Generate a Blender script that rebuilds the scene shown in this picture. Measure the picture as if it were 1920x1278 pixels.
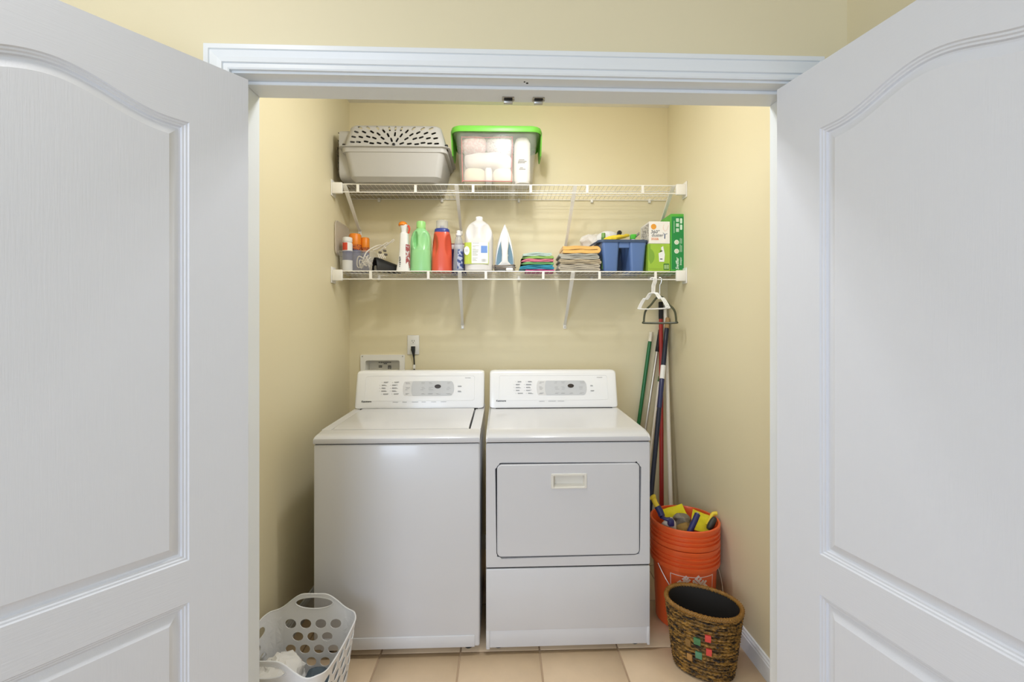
import bpy, bmesh, math, random
from mathutils import Vector, Matrix, noise
R = random.Random(7)
PI = math.pi
S = bpy.context.scene
C = S.collection
for o in list(bpy.data.objects): bpy.data.objects.remove(o)

# ------------------------------------------------------------------ camera, light, exposure
CAM_H = 1.36
FPX, CX, CY = 853.0, 974.0, 613.0            # focal length and principal point, pixels of the 1920x1278 frame
YAW = math.atan(0.0355)
cam = bpy.data.cameras.new('camera'); cam.sensor_width = 36; cam.sensor_fit = 'HORIZONTAL'
cam.lens = FPX/1920*36; cam.shift_x = -(CX-960)/1920; cam.shift_y = -(639-CY)/1920
cam.clip_start = 0.05; cam.clip_end = 60
camo = bpy.data.objects.new('camera', cam); C.objects.link(camo)
camo.location = (0, 0, CAM_H); camo.rotation_euler = (PI/2, 0, -YAW); S.camera = camo

w = bpy.data.worlds.new('world'); S.world = w; w.use_nodes = True
w.node_tree.nodes['Background'].inputs[0].default_value = (0.69, 0.81, 1.0, 1)
w.node_tree.nodes['Background'].inputs[1].default_value = 0.82
S.view_settings.view_transform = 'Standard'; S.view_settings.look = 'None'
S.view_settings.gamma = 1; S.view_settings.use_curve_mapping = False
S.view_settings.exposure = 0.0

def lamp(name, kind, loc, power, col, rot=(0,0,0), size=0.2, size_y=None):
    l = bpy.data.lights.new(name, kind); l.energy = power; l.color = col
    if kind == 'POINT': l.shadow_soft_size = size
    else:
        l.shape = 'RECTANGLE'; l.size = size; l.size_y = size_y or size
    o = bpy.data.objects.new(name, l); C.objects.link(o); o.location = loc; o.rotation_euler = rot
    return o
lamp('closet_lamp', 'AREA', (0.03, 1.74, 2.68), 7.4, (0.93, 0.955, 1.0), size=0.10)
lamp('closet_lamp_dome', 'POINT', (0.03, 1.74, 2.50), 11.5, (0.93, 0.955, 1.0), size=0.045)
lamp('room_window', 'AREA', (-1.7, -2.5, 1.6), 78, (0.69, 0.81, 1.0), (math.radians(88), 0, math.radians(-29)), 2.0, 1.7)
lamp('room_lamp', 'AREA', (-1.0, 0.45, 2.70), 6, (1.0, 0.95, 0.88), (0, 0, 0), 0.35)

# ------------------------------------------------------------------ helpers
def lin(h):
    h = h.lstrip('#'); v = [int(h[i:i+2], 16)/255 for i in (0, 2, 4)]
    return tuple(c/12.92 if c <= .04045 else ((c+.055)/1.055)**2.4 for c in v) + (1,)

def mat(name, col, rough=.5, metal=0, var=.05, vscale=12, bump=0, bscale=80, stretch=(1,1,1), spec=.5, clear=0, alpha=0, sheen=0, sss=0):
    m = bpy.data.materials.new(name); m.use_nodes = True
    nt = m.node_tree; n = nt.nodes; L = nt.links
    b = n['Principled BSDF']; c = lin(col) if isinstance(col, str) else col
    tc = n.new('ShaderNodeTexCoord'); mp = n.new('ShaderNodeMapping'); mp.inputs['Scale'].default_value = stretch
    L.new(tc.outputs['Object'], mp.inputs[0])
    nz = n.new('ShaderNodeTexNoise'); nz.inputs['Scale'].default_value = vscale; nz.inputs['Detail'].default_value = 3
    L.new(mp.outputs[0], nz.inputs['Vector'])
    mx = n.new('ShaderNodeMix'); mx.data_type = 'RGBA'
    mx.inputs['A'].default_value = tuple(x*(1-var) for x in c[:3])+(1,)
    mx.inputs['B'].default_value = tuple(min(1, x*(1+var)) for x in c[:3])+(1,)
    L.new(nz.outputs['Fac'], mx.inputs['Factor']); L.new(mx.outputs['Result'], b.inputs['Base Color'])
    b.inputs['Roughness'].default_value = rough; b.inputs['Metallic'].default_value = metal
    b.inputs['Specular IOR Level'].default_value = spec
    if clear: b.inputs['Coat Weight'].default_value = clear; b.inputs['Coat Roughness'].default_value = .08
    if sheen: b.inputs['Sheen Weight'].default_value = sheen
    if bump:
        n2 = n.new('ShaderNodeTexNoise'); n2.inputs['Scale'].default_value = bscale; n2.inputs['Detail'].default_value = 4
        L.new(mp.outputs[0], n2.inputs['Vector'])
        bp = n.new('ShaderNodeBump'); bp.inputs['Strength'].default_value = bump; bp.inputs['Distance'].default_value = .002
        L.new(n2.outputs['Fac'], bp.inputs['Height']); L.new(bp.outputs[0], b.inputs['Normal'])
    if alpha:                                   # see-through plastic: part of the light passes straight
        tr = n.new('ShaderNodeBsdfTransparent'); ms = n.new('ShaderNodeMixShader'); ms.inputs[0].default_value = alpha
        L.new(b.outputs[0], ms.inputs[1]); L.new(tr.outputs[0], ms.inputs[2])
        L.new(ms.outputs[0], n['Material Output'].inputs[0])
    return m

def obj(name, bm, m, parent=None, smooth=True, angle=35, recalc=True):
    me = bpy.data.meshes.new(name)
    if recalc: bmesh.ops.recalc_face_normals(bm, faces=bm.faces[:])
    bm.to_mesh(me); bm.free()
    for k in (m if isinstance(m, (list, tuple)) else [m]): me.materials.append(k)
    if smooth:
        me.shade_smooth(); me.set_sharp_from_angle(angle=math.radians(angle))
    o = bpy.data.objects.new(name, me); C.objects.link(o)
    if parent: o.parent = parent
    return o
def thing(name, label, cat, loc=(0,0,0), rotz=0, group=None):
    o = bpy.data.objects.new(name, None); o.empty_display_size = .05; C.objects.link(o)
    o.location = loc; o.rotation_euler = (0, 0, rotz); tag(o, label, cat, group); return o
def tag(o, label, cat, group=None):
    o['label'] = label; o['category'] = cat
    if group: o['group'] = group
    return o
def struct(o): o['kind'] = 'structure'; return o
def stuff(o): o['kind'] = 'stuff'; return o
def dup(o, loc=None, rotz=None, label=None):
    r = o.copy(); C.objects.link(r)
    if loc is not None: r.location = loc
    if rotz is not None: r.rotation_euler[2] = rotz
    if label: r['label'] = label
    for ch in list(o.children):
        c = ch.copy(); C.objects.link(c); c.parent = r
        for g in ch.children:
            d = g.copy(); C.objects.link(d); d.parent = c
    return r

def at(px, py, Y):
    """world point seen at pixel (px,py) on the plane y=Y"""
    s, c = math.sin(YAW), math.cos(YAW); a = (px-CX)/FPX
    x = Y*(s+a*c)/(c-a*s); d = x*s+Y*c
    return Vector((x, Y, CAM_H-(py-CY)*d/FPX))

def B(): return bmesh.new()
def box(bm, x0, x1, y0, y1, z0, z1, bev=0, seg=2):
    t = bmesh.new()
    vs = [t.verts.new((x, y, z)) for x in (x0, x1) for y in (y0, y1) for z in (z0, z1)]
    for f in ((0,1,3,2), (4,6,7,5), (0,4,5,1), (2,3,7,6), (0,2,6,4), (1,5,7,3)): t.faces.new([vs[i] for i in f])
    if bev: bmesh.ops.bevel(t, geom=t.edges[:], offset=bev, segments=seg, affect='EDGES', profile=.5)
    merge(bm, t); return bm
def merge(bm, t, M=None):
    if M is not None: bmesh.ops.transform(t, matrix=M, verts=t.verts[:])
    me = bpy.data.meshes.new('tmp'); t.to_mesh(me); t.free(); bm.from_mesh(me); bpy.data.meshes.remove(me)
def loft(bm, loops, cap0=True, cap1=True, closed=True):
    rows = [[bm.verts.new(p) for p in l] for l in loops]
    n = len(rows[0])
    for a, b in zip(rows, rows[1:]):
        for i in range(n if closed else n-1):
            j = (i+1) % n; bm.faces.new((a[i], a[j], b[j], b[i]))
    if cap0: bm.faces.new(rows[0][::-1])
    if cap1: bm.faces.new(rows[-1])
    return rows
def sup(a, b, z, e=2, n=32, cx=0, cy=0):
    out = []
    for i in range(n):
        t = 2*PI*i/n; c, s = math.cos(t), math.sin(t)
        out.append(Vector((cx+a*math.copysign(abs(c)**(2/e), c), cy+b*math.copysign(abs(s)**(2/e), s), z)))
    return out
def lathe(bm, prof, n=32, cx=0, cy=0, cap0=True, cap1=True):
    return loft(bm, [sup(r, r, z, 2, n, cx, cy) for r, z in prof], cap0, cap1)
def tube(bm, pts, r, n=8, closed=False, cap=True):
    pts = [Vector(p) for p in pts]; N = len(pts)
    rr = r if isinstance(r, (list, tuple)) else [r]*N
    T = []
    for i in range(N):
        a = pts[i-1] if (i or closed) else pts[0]; b = pts[(i+1) % N] if (i < N-1 or closed) else pts[-1]
        d = b-a
        T.append(d.normalized() if d.length > 1e-9 else Vector((0, 0, 1)))
    u = T[0].orthogonal().normalized(); rows = []
    for i in range(N):
        u = (u-T[i]*u.dot(T[i]))
        u = u.normalized() if u.length > 1e-6 else T[i].orthogonal().normalized()
        v = T[i].cross(u)
        rows.append([pts[i]+(u*math.cos(2*PI*k/n)+v*math.sin(2*PI*k/n))*rr[i] for k in range(n)])
    if closed: rows.append(rows[0])
    loft(bm, rows, cap and not closed, cap and not closed)
    if closed: bmesh.ops.remove_doubles(bm, verts=bm.verts[:], dist=1e-6)
    return bm
def spline(pts, k=8, closed=False):
    P = [Vector(p) for p in pts]; n = len(P); out = []
    for i in range(n if closed else n-1):
        if closed: a, b, c, d = P[i-1], P[i], P[(i+1) % n], P[(i+2) % n]
        else: a, b, c, d = P[max(i-1, 0)], P[i], P[i+1], P[min(i+2, n-1)]
        for j in range(k):
            t = j/k
            out.append(.5*((2*b)+(c-a)*t+(2*a-5*b+4*c-d)*t*t+(3*b-a-3*c+d)*t**3))
    if not closed: out.append(P[-1])
    return out
def rrect(x0, x1, z0, z1, r, k=6):
    out = []
    for cx, cz, a0 in ((x1-r, z1-r, 0), (x0+r, z1-r, 90), (x0+r, z0+r, 180), (x1-r, z0+r, 270)):
        for i in range(k+1):
            a = math.radians(a0+90*i/k); out.append((cx+r*math.cos(a), cz+r*math.sin(a)))
    return out
def prism(bm, poly, f0, f1):
    """poly of 2D points; f0, f1 map a 2D point to the two end planes"""
    a = [bm.verts.new(f0(*p)) for p in poly]; b = [bm.verts.new(f1(*p)) for p in poly]; n = len(poly)
    bm.faces.new(a); bm.faces.new(b[::-1])
    for i in range(n): bm.faces.new((a[i], b[i], b[(i+1) % n], a[(i+1) % n]))
    return bm
def slabXZ(bm, poly, y0, y1): return prism(bm, poly, lambda x, z: (x, y0, z), lambda x, z: (x, y1, z))
def fill2d(bm, outer, holes, fn):
    es = []; rings = []
    for l in [outer]+holes:
        vs = [bm.verts.new(fn(*p)) for p in l]; rings.append(vs)
        es += [bm.edges.new((vs[i], vs[(i+1) % len(vs)])) for i in range(len(vs))]
    bmesh.ops.triangle_fill(bm, edges=es, use_beauty=True, use_dissolve=False)
    return rings
def text(s, size, M, depth=.0003, parent=None, m=None, name='lettering', align='CENTER', warp=None, shear=0, bold=0):
    cu = bpy.data.curves.new('t', 'FONT'); cu.body = s; cu.size = size; cu.align_x = align; cu.align_y = 'CENTER'
    cu.extrude = depth; cu.resolution_u = 3; cu.shear = shear; cu.offset = bold
    t = bpy.data.objects.new('t', cu); C.objects.link(t)
    dg = bpy.context.evaluated_depsgraph_get(); dg.update()
    me = bpy.data.meshes.new_from_object(t.evaluated_get(dg))
    bm = B(); bm.from_mesh(me); bpy.data.meshes.remove(me)
    bpy.data.objects.remove(t); bpy.data.curves.remove(cu)
    bmesh.ops.transform(bm, matrix=M, verts=bm.verts[:])
    if warp:
        for v in bm.verts: v.co = warp(v.co)
    return obj(name, bm, m, parent, smooth=False)
def XZ(x, y, z, rot=0):       # text lying in the XZ plane facing -Y
    return Matrix.Translation((x, y, z)) @ Matrix.Rotation(PI/2, 4, 'X') @ Matrix.Rotation(rot, 4, 'Z')
def nz3(p, s=1): return noise.noise_vector(Vector(p)*s)
def jitter(bm, amp, scale, seed=0):
    for v in bm.verts: v.co += nz3(v.co+Vector((seed*3.1, seed*1.7, seed)), scale)*amp

# ------------------------------------------------------------------ materials
M_wall = mat('wall_paint', '#E5DAB8', .55, var=.015, vscale=2, bump=.08, bscale=160)
M_ceil = mat('ceiling_paint', '#F2EFE8', .8, var=.01, bump=.1, bscale=120)
M_trim = mat('trim_paint', '#E9EDF0', .32, var=.01)
M_plast = mat('white_plastic', '#EFEDE8', .35, var=.02)
M_enamel = mat('white_enamel', '#DADADD', .22, var=.008, vscale=4, bump=.02, bscale=300, clear=.3)
M_console = mat('console_white', '#EEEEEF', .25, var=.01, clear=.3)
M_wire = mat('white_vinyl_wire', '#F1EEE8', .35, var=.02)
M_dark = mat('dark_gap', '#1B1A18', .8)
M_black = mat('black_plastic', '#17171A', .4)
M_chrome = mat('satin_metal', '#B8B6B0', .3, metal=1)
M_print = mat('grey_print', '#9A9A9C', .5)
M_printd = mat('dark_print', '#2A2A2E', .5)
M_grout = mat('grout', '#B79D82', .9, bump=.3, bscale=150)
def tile_mat():
    m = mat('ceramic_tile', '#E3C9A8', .38, var=.10, vscale=9, bump=.15, bscale=60, spec=.4)
    n = m.node_tree.nodes; L = m.node_tree.links
    oi = n.new('ShaderNodeObjectInfo'); mm = n.new('ShaderNodeMapRange')
    mm.inputs['To Min'].default_value = .92; mm.inputs['To Max'].default_value = 1.06
    L.new(oi.outputs['Random'], mm.inputs['Value'])
    mix = [x for x in n if x.bl_idname == 'ShaderNodeMix'][0]
    hs = n.new('ShaderNodeHueSaturation'); L.new(mix.outputs['Result'], hs.inputs['Color']); L.new(mm.outputs[0], hs.inputs['Value'])
    L.new(hs.outputs[0], n['Principled BSDF'].inputs['Base Color'])
    return m
M_tile = tile_mat()
def door_mat(name, horiz):
    m = mat(name, '#E1E3E9', .42, var=.01)
    n = m.node_tree.nodes; L = m.node_tree.links
    tc = n.new('ShaderNodeTexCoord')
    def grain(sc):
        mp = n.new('ShaderNodeMapping'); mp.inputs['Scale'].default_value = sc
        nz = n.new('ShaderNodeTexNoise'); nz.inputs['Scale'].default_value = 1; nz.inputs['Detail'].default_value = 3
        nz.inputs['Distortion'].default_value = .35
        L.new(tc.outputs['Object'], mp.inputs[0]); L.new(mp.outputs[0], nz.inputs['Vector']); return nz
    g = grain((300, 300, 14)); h = g.outputs['Fac']
    if horiz:
        g2 = grain((14, 300, 300))
        sx = n.new('ShaderNodeSeparateXYZ'); L.new(tc.outputs['Object'], sx.inputs[0])
        a = n.new('ShaderNodeMath'); a.operation = 'SUBTRACT'; a.inputs[1].default_value = .381; L.new(sx.outputs[0], a.inputs[0])
        b = n.new('ShaderNodeMath'); b.operation = 'ABSOLUTE'; L.new(a.outputs[0], b.inputs[0])
        c = n.new('ShaderNodeMath'); c.operation = 'LESS_THAN'; c.inputs[1].default_value = .243; L.new(b.outputs[0], c.inputs[0])
        mx = n.new('ShaderNodeMix'); mx.data_type = 'FLOAT'; L.new(c.outputs[0], mx.inputs[0]); L.new(h, mx.inputs[2]); L.new(g2.outputs['Fac'], mx.inputs[3])
        h = mx.outputs[0]
    bp = n.new('ShaderNodeBump'); bp.inputs['Strength'].default_value = .28; bp.inputs['Distance'].default_value = .001
    L.new(h, bp.inputs['Height']); L.new(bp.outputs[0], n['Principled BSDF'].inputs['Normal'])
    return m
M_dframe = door_mat('door_frame_paint', True); M_dpanel = door_mat('door_panel_paint', False)

# ------------------------------------------------------------------ room shell
XL, XR, YB, YF, YI = -0.935, 1.024, 2.80, 1.27, 1.385      # closet sides, back wall, room face and closet face of the front wall
OL, OR_, OT = -0.727, 0.827, 2.044                          # clear opening inside the stops
JL, JR, JT = OL-.010, OR_+.010, OT+.010                     # jamb faces
CE = 2.724
RL, RR, RB = -2.3, 0.985, -3.6                              # room sides and far end
# floor: grout bed with tiles as children
bm = B(); box(bm, RL, XR+.1, RB, YB+.1, -.05, -.0025)
floor = struct(obj('floor', bm, M_grout, smooth=False))
bm = B(); T = .332; box(bm, -T/2+.0035, T/2-.0035, -T/2+.0035, T/2-.0035, -.012, 0, .0018, 1)
t0 = obj('tile', bm, M_tile, floor, angle=50); tx0, ty0 = -0.511, 1.912
n_t = 0
for i in range(-4, 6):
    for j in range(-3, 3):
        x = tx0+(i+.5)*T; y = ty0+(j+.5)*T
        if x+T/2 < XL-.30 or x-T/2 > XR or y-T/2 > YB: continue
        o = t0 if n_t == 0 else t0.copy()
        if n_t: C.objects.link(o)
        o.parent = floor; o.location = (x, y, 0); n_t += 1
# back wall with a hole for the washer outlet box
bx0, bx1, bz0, bz1 = -.854, -.612, .98, 1.180
bm = B()
for a in ((XL-.1, bx0, 0, CE), (bx1, XR+.1, 0, CE), (bx0, bx1, 0, bz0), (bx0, bx1, bz1, CE)): box(bm, a[0], a[1], YB, YB+.1, a[2], a[3])
struct(obj('wall_back', bm, M_wall, smooth=False))
bm = B(); box(bm, XL-.1, XL, YI, YB, 0, CE); struct(obj('wall_left', bm, M_wall, smooth=False))
bm = B(); box(bm, XR, XR+.1, YI, YB, 0, CE); struct(obj('wall_right', bm, M_wall, smooth=False))
bm = B()
for a in ((RL, JL-.018, 0, CE), (JR+.018, XR+.1, 0, CE), (JL-.018, JR+.018, JT+.018, CE)): box(bm, a[0], a[1], YF, YI, a[2], a[3])
struct(obj('wall_front', bm, M_wall, smooth=False))
bm = B(); box(bm, RR, RR+.1, RB, YF, 0, CE); struct(obj('wall_room_right', bm, M_wall, smooth=False))
bm = B(); box(bm, RL-.1, RL, RB, YF, 0, CE); struct(obj('wall_room_left', bm, M_wall, smooth=False))
bm = B(); box(bm, XL-.1, XR+.1, YF, YB+.1, CE, CE+.08); struct(obj('ceiling', bm, M_ceil, smooth=False))
bm = B(); box(bm, RL-.1, RR+.1, RB, YF, CE, CE+.08); struct(obj('ceiling_room', bm, M_ceil, smooth=False))
# baseboards
def baseboard(name, p0, p1, nrm):
    prof = [(0, 0), (.014, 0), (.014, .062), (.011, .066), (.011, .072), (.007, .078), (.006, .084), (0, .086)]
    bm = B(); nx, ny = nrm
    prism(bm, prof, lambda t, z: (p0[0]+nx*t, p0[1]+ny*t, z), lambda t, z: (p1[0]+nx*t, p1[1]+ny*t, z))
    return struct(obj(name, bm, M_trim, smooth=False))
baseboard('baseboard_right', (XR, YI), (XR, YB-.014), (-1, 0)); baseboard('baseboard_left', (XL, YI), (XL, YB-.014), (1, 0))
baseboard('baseboard_back', (XL, YB), (XR, YB), (0, -1))
# jamb and stop
bm = B()
for x0, x1 in ((JL-.018, JL), (JR, JR+.018)): box(bm, x0, x1, YF, YI, 0, JT+.018)
box(bm, JL, JR, YF, YI, JT, JT+.018)
struct(obj('trim_1', bm, M_trim, smooth=False))
bm = B(); s0, s1 = YF+.040, YI
for x0, x1 in ((JL, OL), (OR_, JR)): box(bm, x0, x1, s0, s1, 0, JT, .0015, 1)
box(bm, OL, OR_, s0, s1, OT, JT, .0015, 1)
struct(obj('trim_2', bm, M_trim, smooth=False))
# casing swept around the opening
prof = [(.000, 0), (.000, .009), (.004, .011), (.014, .011), (.016, .009), (.018, .0135), (.030, .015), (.040, .0175), (.046, .019), (.048, .016), (.050, .0195), (.062, .0195), (.064, .017), (.064, 0)]
bm = B(); q = .006
def cas(w_, t):
    return [(JL-q-w_, YF-t, 0), (JL-q-w_, YF-t, JT+q+w_), (JR+q+w_, YF-t, JT+q+w_), (JR+q+w_, YF-t, 0)]
loops = [cas(*p) for p in prof]
rows = [[bm.verts.new(p) for p in l] for l in loops]
for a, b in zip(rows, rows[1:]):
    for i in range(3): bm.faces.new((a[i], a[i+1], b[i+1], b[i]))
struct(obj('trim_3', bm, M_trim, smooth=False))
# ball catches on the head stop, old screw holes in the head jamb
for px, nm in ((953, 'left'), (1009.5, 'right')):
    p = at(px, 191, YI-.02)
    ca = thing('ball_catch', 'small metal door catch under the head of the door frame, %s of the two' % nm, 'door catch', (p.x, YI-.022, OT), 0)
    bm = B(); box(bm, -.018, .018, -.013, .013, -.0025, 0, .0008, 1); obj('catch_plate', bm, M_chrome, ca)
    bm = B(); box(bm, -.0135, .0135, -.002, .011, -.013, -.0025, .002, 2); obj('roller', bm, M_chrome, ca)
    bm = B(); box(bm, -.0125, .0125, -.008, -.003, -.0045, -.0025, .0008, 1); obj('catch_slot', bm, M_dark, ca)
    for sx in (-1, 1):
        bm = B(); lathe(bm, [(.0035, -.0035), (.0035, -.0025)], 10, sx*.0157, .004); obj('screw', bm, M_chrome, ca)
bm = B()
for dx, r in ((-.004, .0025), (.004, .0035)):
    p = at(986, 170, YF+.02); lathe(bm, [(r, JT-.0006), (r, JT)], 10, p.x+dx, p.y+dx*.8)
struct(obj('trim_4', bm, M_dark, smooth=False))

# ------------------------------------------------------------------ doors
DW, DB, DT = .762, .012, 2.036
def door_mesh():
    x0, x1 = .138, DW-.138
    K = 36
    f = lambda x: 1.868+(.050*(math.cos(PI*abs(x-DW/2)/.205)+1)/2 if abs(x-DW/2) < .205 else 0)
    def up_(d):
        out = [(x0+d, .781+d), (x1-d, .781+d)]
        for i in range(K+1):
            x = x1-d+(x0-x1+2*d)*i/K; fp = (f(x+.002)-f(x-.002))/.004
            out.append((x, f(x)-d*math.sqrt(1+fp*fp)))
        return out
    lo_ = lambda d: [(x0+d, .25+d), (x1-d, .25+d), (x1-d, .677-d), (x0+d, .677-d)]
    bm = B()
    for y, sg in ((0, 1), (.035, -1)):
        rings = fill2d(bm, [(0, DB), (DW, DB), (DW, DT), (0, DT)], [up_(0), lo_(0)], lambda x, z: (x, y, z))
        for P, ring in ((up_, rings[1]), (lo_, rings[2])):
            prev = ring
            for d, dep in ((.0025, .0035), (.0065, .0035), (.009, .0065), (.013, .0065), (.0155, .0115), (.019, .0125), (.023, .0115), (.041, .0015)):
                cur = [bm.verts.new((x, y+sg*dep, z)) for x, z in P(d)]
                for i in range(len(cur)):
                    j = (i+1) % len(cur); g = bm.faces.new((prev[i], prev[j], cur[j], cur[i])); g.material_index = 1
                prev = cur
            es = [bm.edges.get((prev[i], prev[(i+1) % len(prev)])) for i in range(len(prev))]
            g = bmesh.ops.triangle_fill(bm, edges=es, use_beauty=True)
            for q_ in g['geom']:
                if isinstance(q_, bmesh.types.BMFace): q_.material_index = 1
    c = [(0, DB), (DW, DB), (DW, DT), (0, DT)]
    for i in range(4):
        a, b = c[i], c[(i+1) % 4]
        bm.faces.new([bm.verts.new(p) for p in ((a[0], 0, a[1]), (b[0], 0, b[1]), (b[0], .035, b[1]), (a[0], .035, a[1]))])
    bmesh.ops.remove_doubles(bm, verts=bm.verts[:], dist=1e-5)
    return bm
hl = Vector((-.6965, 1.27)); dl = Vector((-.6025, -.7995))
d1 = struct(obj('door_1', door_mesh(), [M_dframe, M_dpanel], angle=25)); fr = hl+dl*DW
d1.location = (fr.x, fr.y, 0); d1.rotation_euler = (0, 0, math.atan2(.7995, .6025))
d2 = struct(obj('door_2', door_mesh(), [M_dframe, M_dpanel], angle=25))
d2.location = (.7799, 1.27, 0); d2.rotation_euler = (0, 0, math.atan2(-.979, .2024))
for d, x in ((d1, DW), (d2, 0)):
    for z in (1.78, 1.05, .30):
        bm = B(); s = 1 if x else -1
        box(bm, x, x+s*.0015, .003, .033, z-.045, z+.045)
        lathe(bm, [(.0055, z-.047), (.0055, z+.047)], 12, x+s*.005, .036)
        obj('hinge', bm, M_chrome, d)

# ------------------------------------------------------------------ washer and dryer
M_badge = mat('console_badge_grey', '#C9CACC', .35); M_badge2 = mat('console_badge_pale', '#DAD9D8', .35)
M_oval = mat('display_dark', '#3A332F', .2)
def console(parent, W, dryer):
    prof = [(.512, .934), (.513, .945), (.556, 1.112), (.561, 1.121), (.570, 1.126), (.60, 1.128), (.63, 1.122), (.655, 1.08), (.66, .934)]
    bm = B(); cy, cz = .585, 1.03
    secs = []
    for x, k in ((-W/2, .90), (-W/2+.004, .955), (-W/2+.012, .985), (-W/2+.03, 1), (W/2-.03, 1), (W/2-.012, .985), (W/2-.004, .955), (W/2, .90)):
        secs.append([(x, cy+(y-cy)*k, max(.934, cz+(z-cz)*k)) for y, z in prof])
    loft(bm, secs)
    cs = obj('console', bm, M_console, parent, angle=50)
    p0 = Vector((0, .513, .945)); dv = (Vector((0, .556, 1.112))-p0); Lv = dv.length; dv.normalize(); nn = Vector((0, dv.z, -dv.y))*-1
    nn = Vector((0, -dv.z, dv.y))
    F = lambda u, v, o=0: p0+Vector((u, 0, 0))+dv*v+nn*o
    def plate(poly, o0, o1): return prism(B(), poly, lambda u, v: F(u, v, o0), lambda u, v: F(u, v, o1))
    # raised field around the controls
    bm = B(); ring = rrect(-W/2+.05, W/2-.05, .03, Lv-.012, .012)
    tube(bm, [F(u, v, .0002) for u, v in ring], .0012, 5, True); obj('panel_edge', bm, M_console, cs)
    # grey badge with rounded ends
    u0, u1, v0, v1 = -.092, .178, .055, .132
    poly = [(u0+.012, v0)]+[(u1-.018, v0)]+[(u1-.018+.018*math.sin(a), (v0+v1)/2-(v1-v0)/2*math.cos(a)) for a in [PI*i/10 for i in range(1, 10)]]+[(u1-.018, v1), (u0+.012, v1)]+[(u0+.012-.012*math.sin(a), (v0+v1)/2+(v1-v0)/2*math.cos(a)) for a in [PI*i/8 for i in range(1, 8)]]
    obj('control_badge', plate(poly, -.001, .0010), M_badge2, cs, smooth=False)
    poly = [(u0+.055, v0)]+[(u1-.018, v0)]+[(u1-.018+.018*math.sin(a), (v0+v1)/2-(v1-v0)/2*math.cos(a)) for a in [PI*i/10 for i in range(1, 10)]]+[(u1-.018, v1), (u0+.055, v1)]+[(u0+.055-.010*math.sin(a), (v0+v1)/2+(v1-v0)/2*math.cos(a)) for a in [PI*i/8 for i in range(1, 8)]]
    obj('display_badge', plate(poly, -.001, .0016), M_badge, cs, smooth=False)
    ov = [(.092+.017*math.cos(t), .1035+.0105*math.sin(t)) for t in [2*PI*i/24 for i in range(24)]]
    obj('display_window', plate(ov, 0, .0028), M_oval, cs, smooth=False)
    # rows of small grey print and pale keys
    bm = B(); rr = random.Random(3+dryer)
    def dash(u, v, l, h=.0016): merge(bm, prism(B(), [(u, v), (u+l, v), (u+l, v+h), (u, v+h)], lambda a, b: F(a, b, .0001), lambda a, b: F(a, b, .0021)))
    for r_ in range(5):
        for c_ in range(2):
            u = -.205+c_*.055+(.010 if r_ in (0, 4) else 0); v = .125-r_*.0155
            dash(u-.008, v+.001, .002, .002)
            for k in range(2): dash(u+.002, v+k*.003, rr.uniform(.018, .03), .0012)
    for u in (-.078, .005, .042, .085, .140):
        for v in (.062, .0655, .085, .092, .098, .118, .124):
            if u > .06 and u < .1 and v > .08: continue
            dash(u+rr.uniform(-.004, .004), v, rr.uniform(.012, .024), .0012)
    for u, v in ((.198, .105), (.198, .101), (.198, .078), (.198, .074)): dash(u, v, rr.uniform(.012, .02), .0016)
    for i in range(6 if not dryer else 3): dash(-.14+i*.05+.06*dryer, .022, rr.uniform(.022, .04), .0014)
    dash(.235, .148, .03, .0014)
    stuff(obj('control_print', bm, M_print, cs, smooth=False))
    A = Matrix(((1, 0, 0, 0), (0, dv.y, nn.y, 0), (0, dv.z, nn.z, 0), (0, 0, 0, 1)))
    pz = F(-W/2+.060, .026, .0009)
    text('Kenmore', .0135, Matrix.Translation(pz) @ A, .0004, cs, M_printd, 'maker_lettering', bold=.0003)
    return cs
def feet(parent, W):
    for x in (-W/2+.05, W/2-.05):
        for y in (.06, .58):
            bm = B(); lathe(bm, [(.018, 0), (.022, .006), (.012, .012), (.012, .035)], 14, x, y); obj('foot', bm, M_dark, parent)
WX0, WX1 = -.7765, -.0975; WW = WX1-WX0
wa = thing('washing_machine', 'white top-loading washing machine, left of the pair under the shelves', 'washing machine', ((WX0+WX1)/2, 1.89, 0))
wa.rotation_euler[2] = math.radians(.25)
h = WW/2
bm = B(); box(bm, -h, h, 0, .65, .036, .878, .008, 3)
obj('cabinet', bm, M_enamel, wa)
bm = B(); box(bm, -h+.03, h-.02, -.0035, .01, .036, .085, .004, 2); obj('kick_panel', bm, M_enamel, wa)
bm = B(); box(bm, -h+.006, h-.006, .006, .64, .876, .8825); obj('seam', bm, M_dark, wa, smooth=False)
def topz(y): return .9085+.0215*min(1, (y/.06))*.45+.012*y/.5
# top frame around the lid
lx0, lx1, ly0, ly1 = -h+.040, h-.044, .085, .505
def strip(bm, x0, x1, y0, y1, z0=.882):
    n = 8; lo = []
    for i in range(n+1):
        y = y0+(y1-y0)*i/n; z = topz(y)
        lo.append([(x0, y, z0), (x1, y, z0), (x1, y, z), (x0, y, z)])
    loft(bm, lo)
bm = B()
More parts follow.
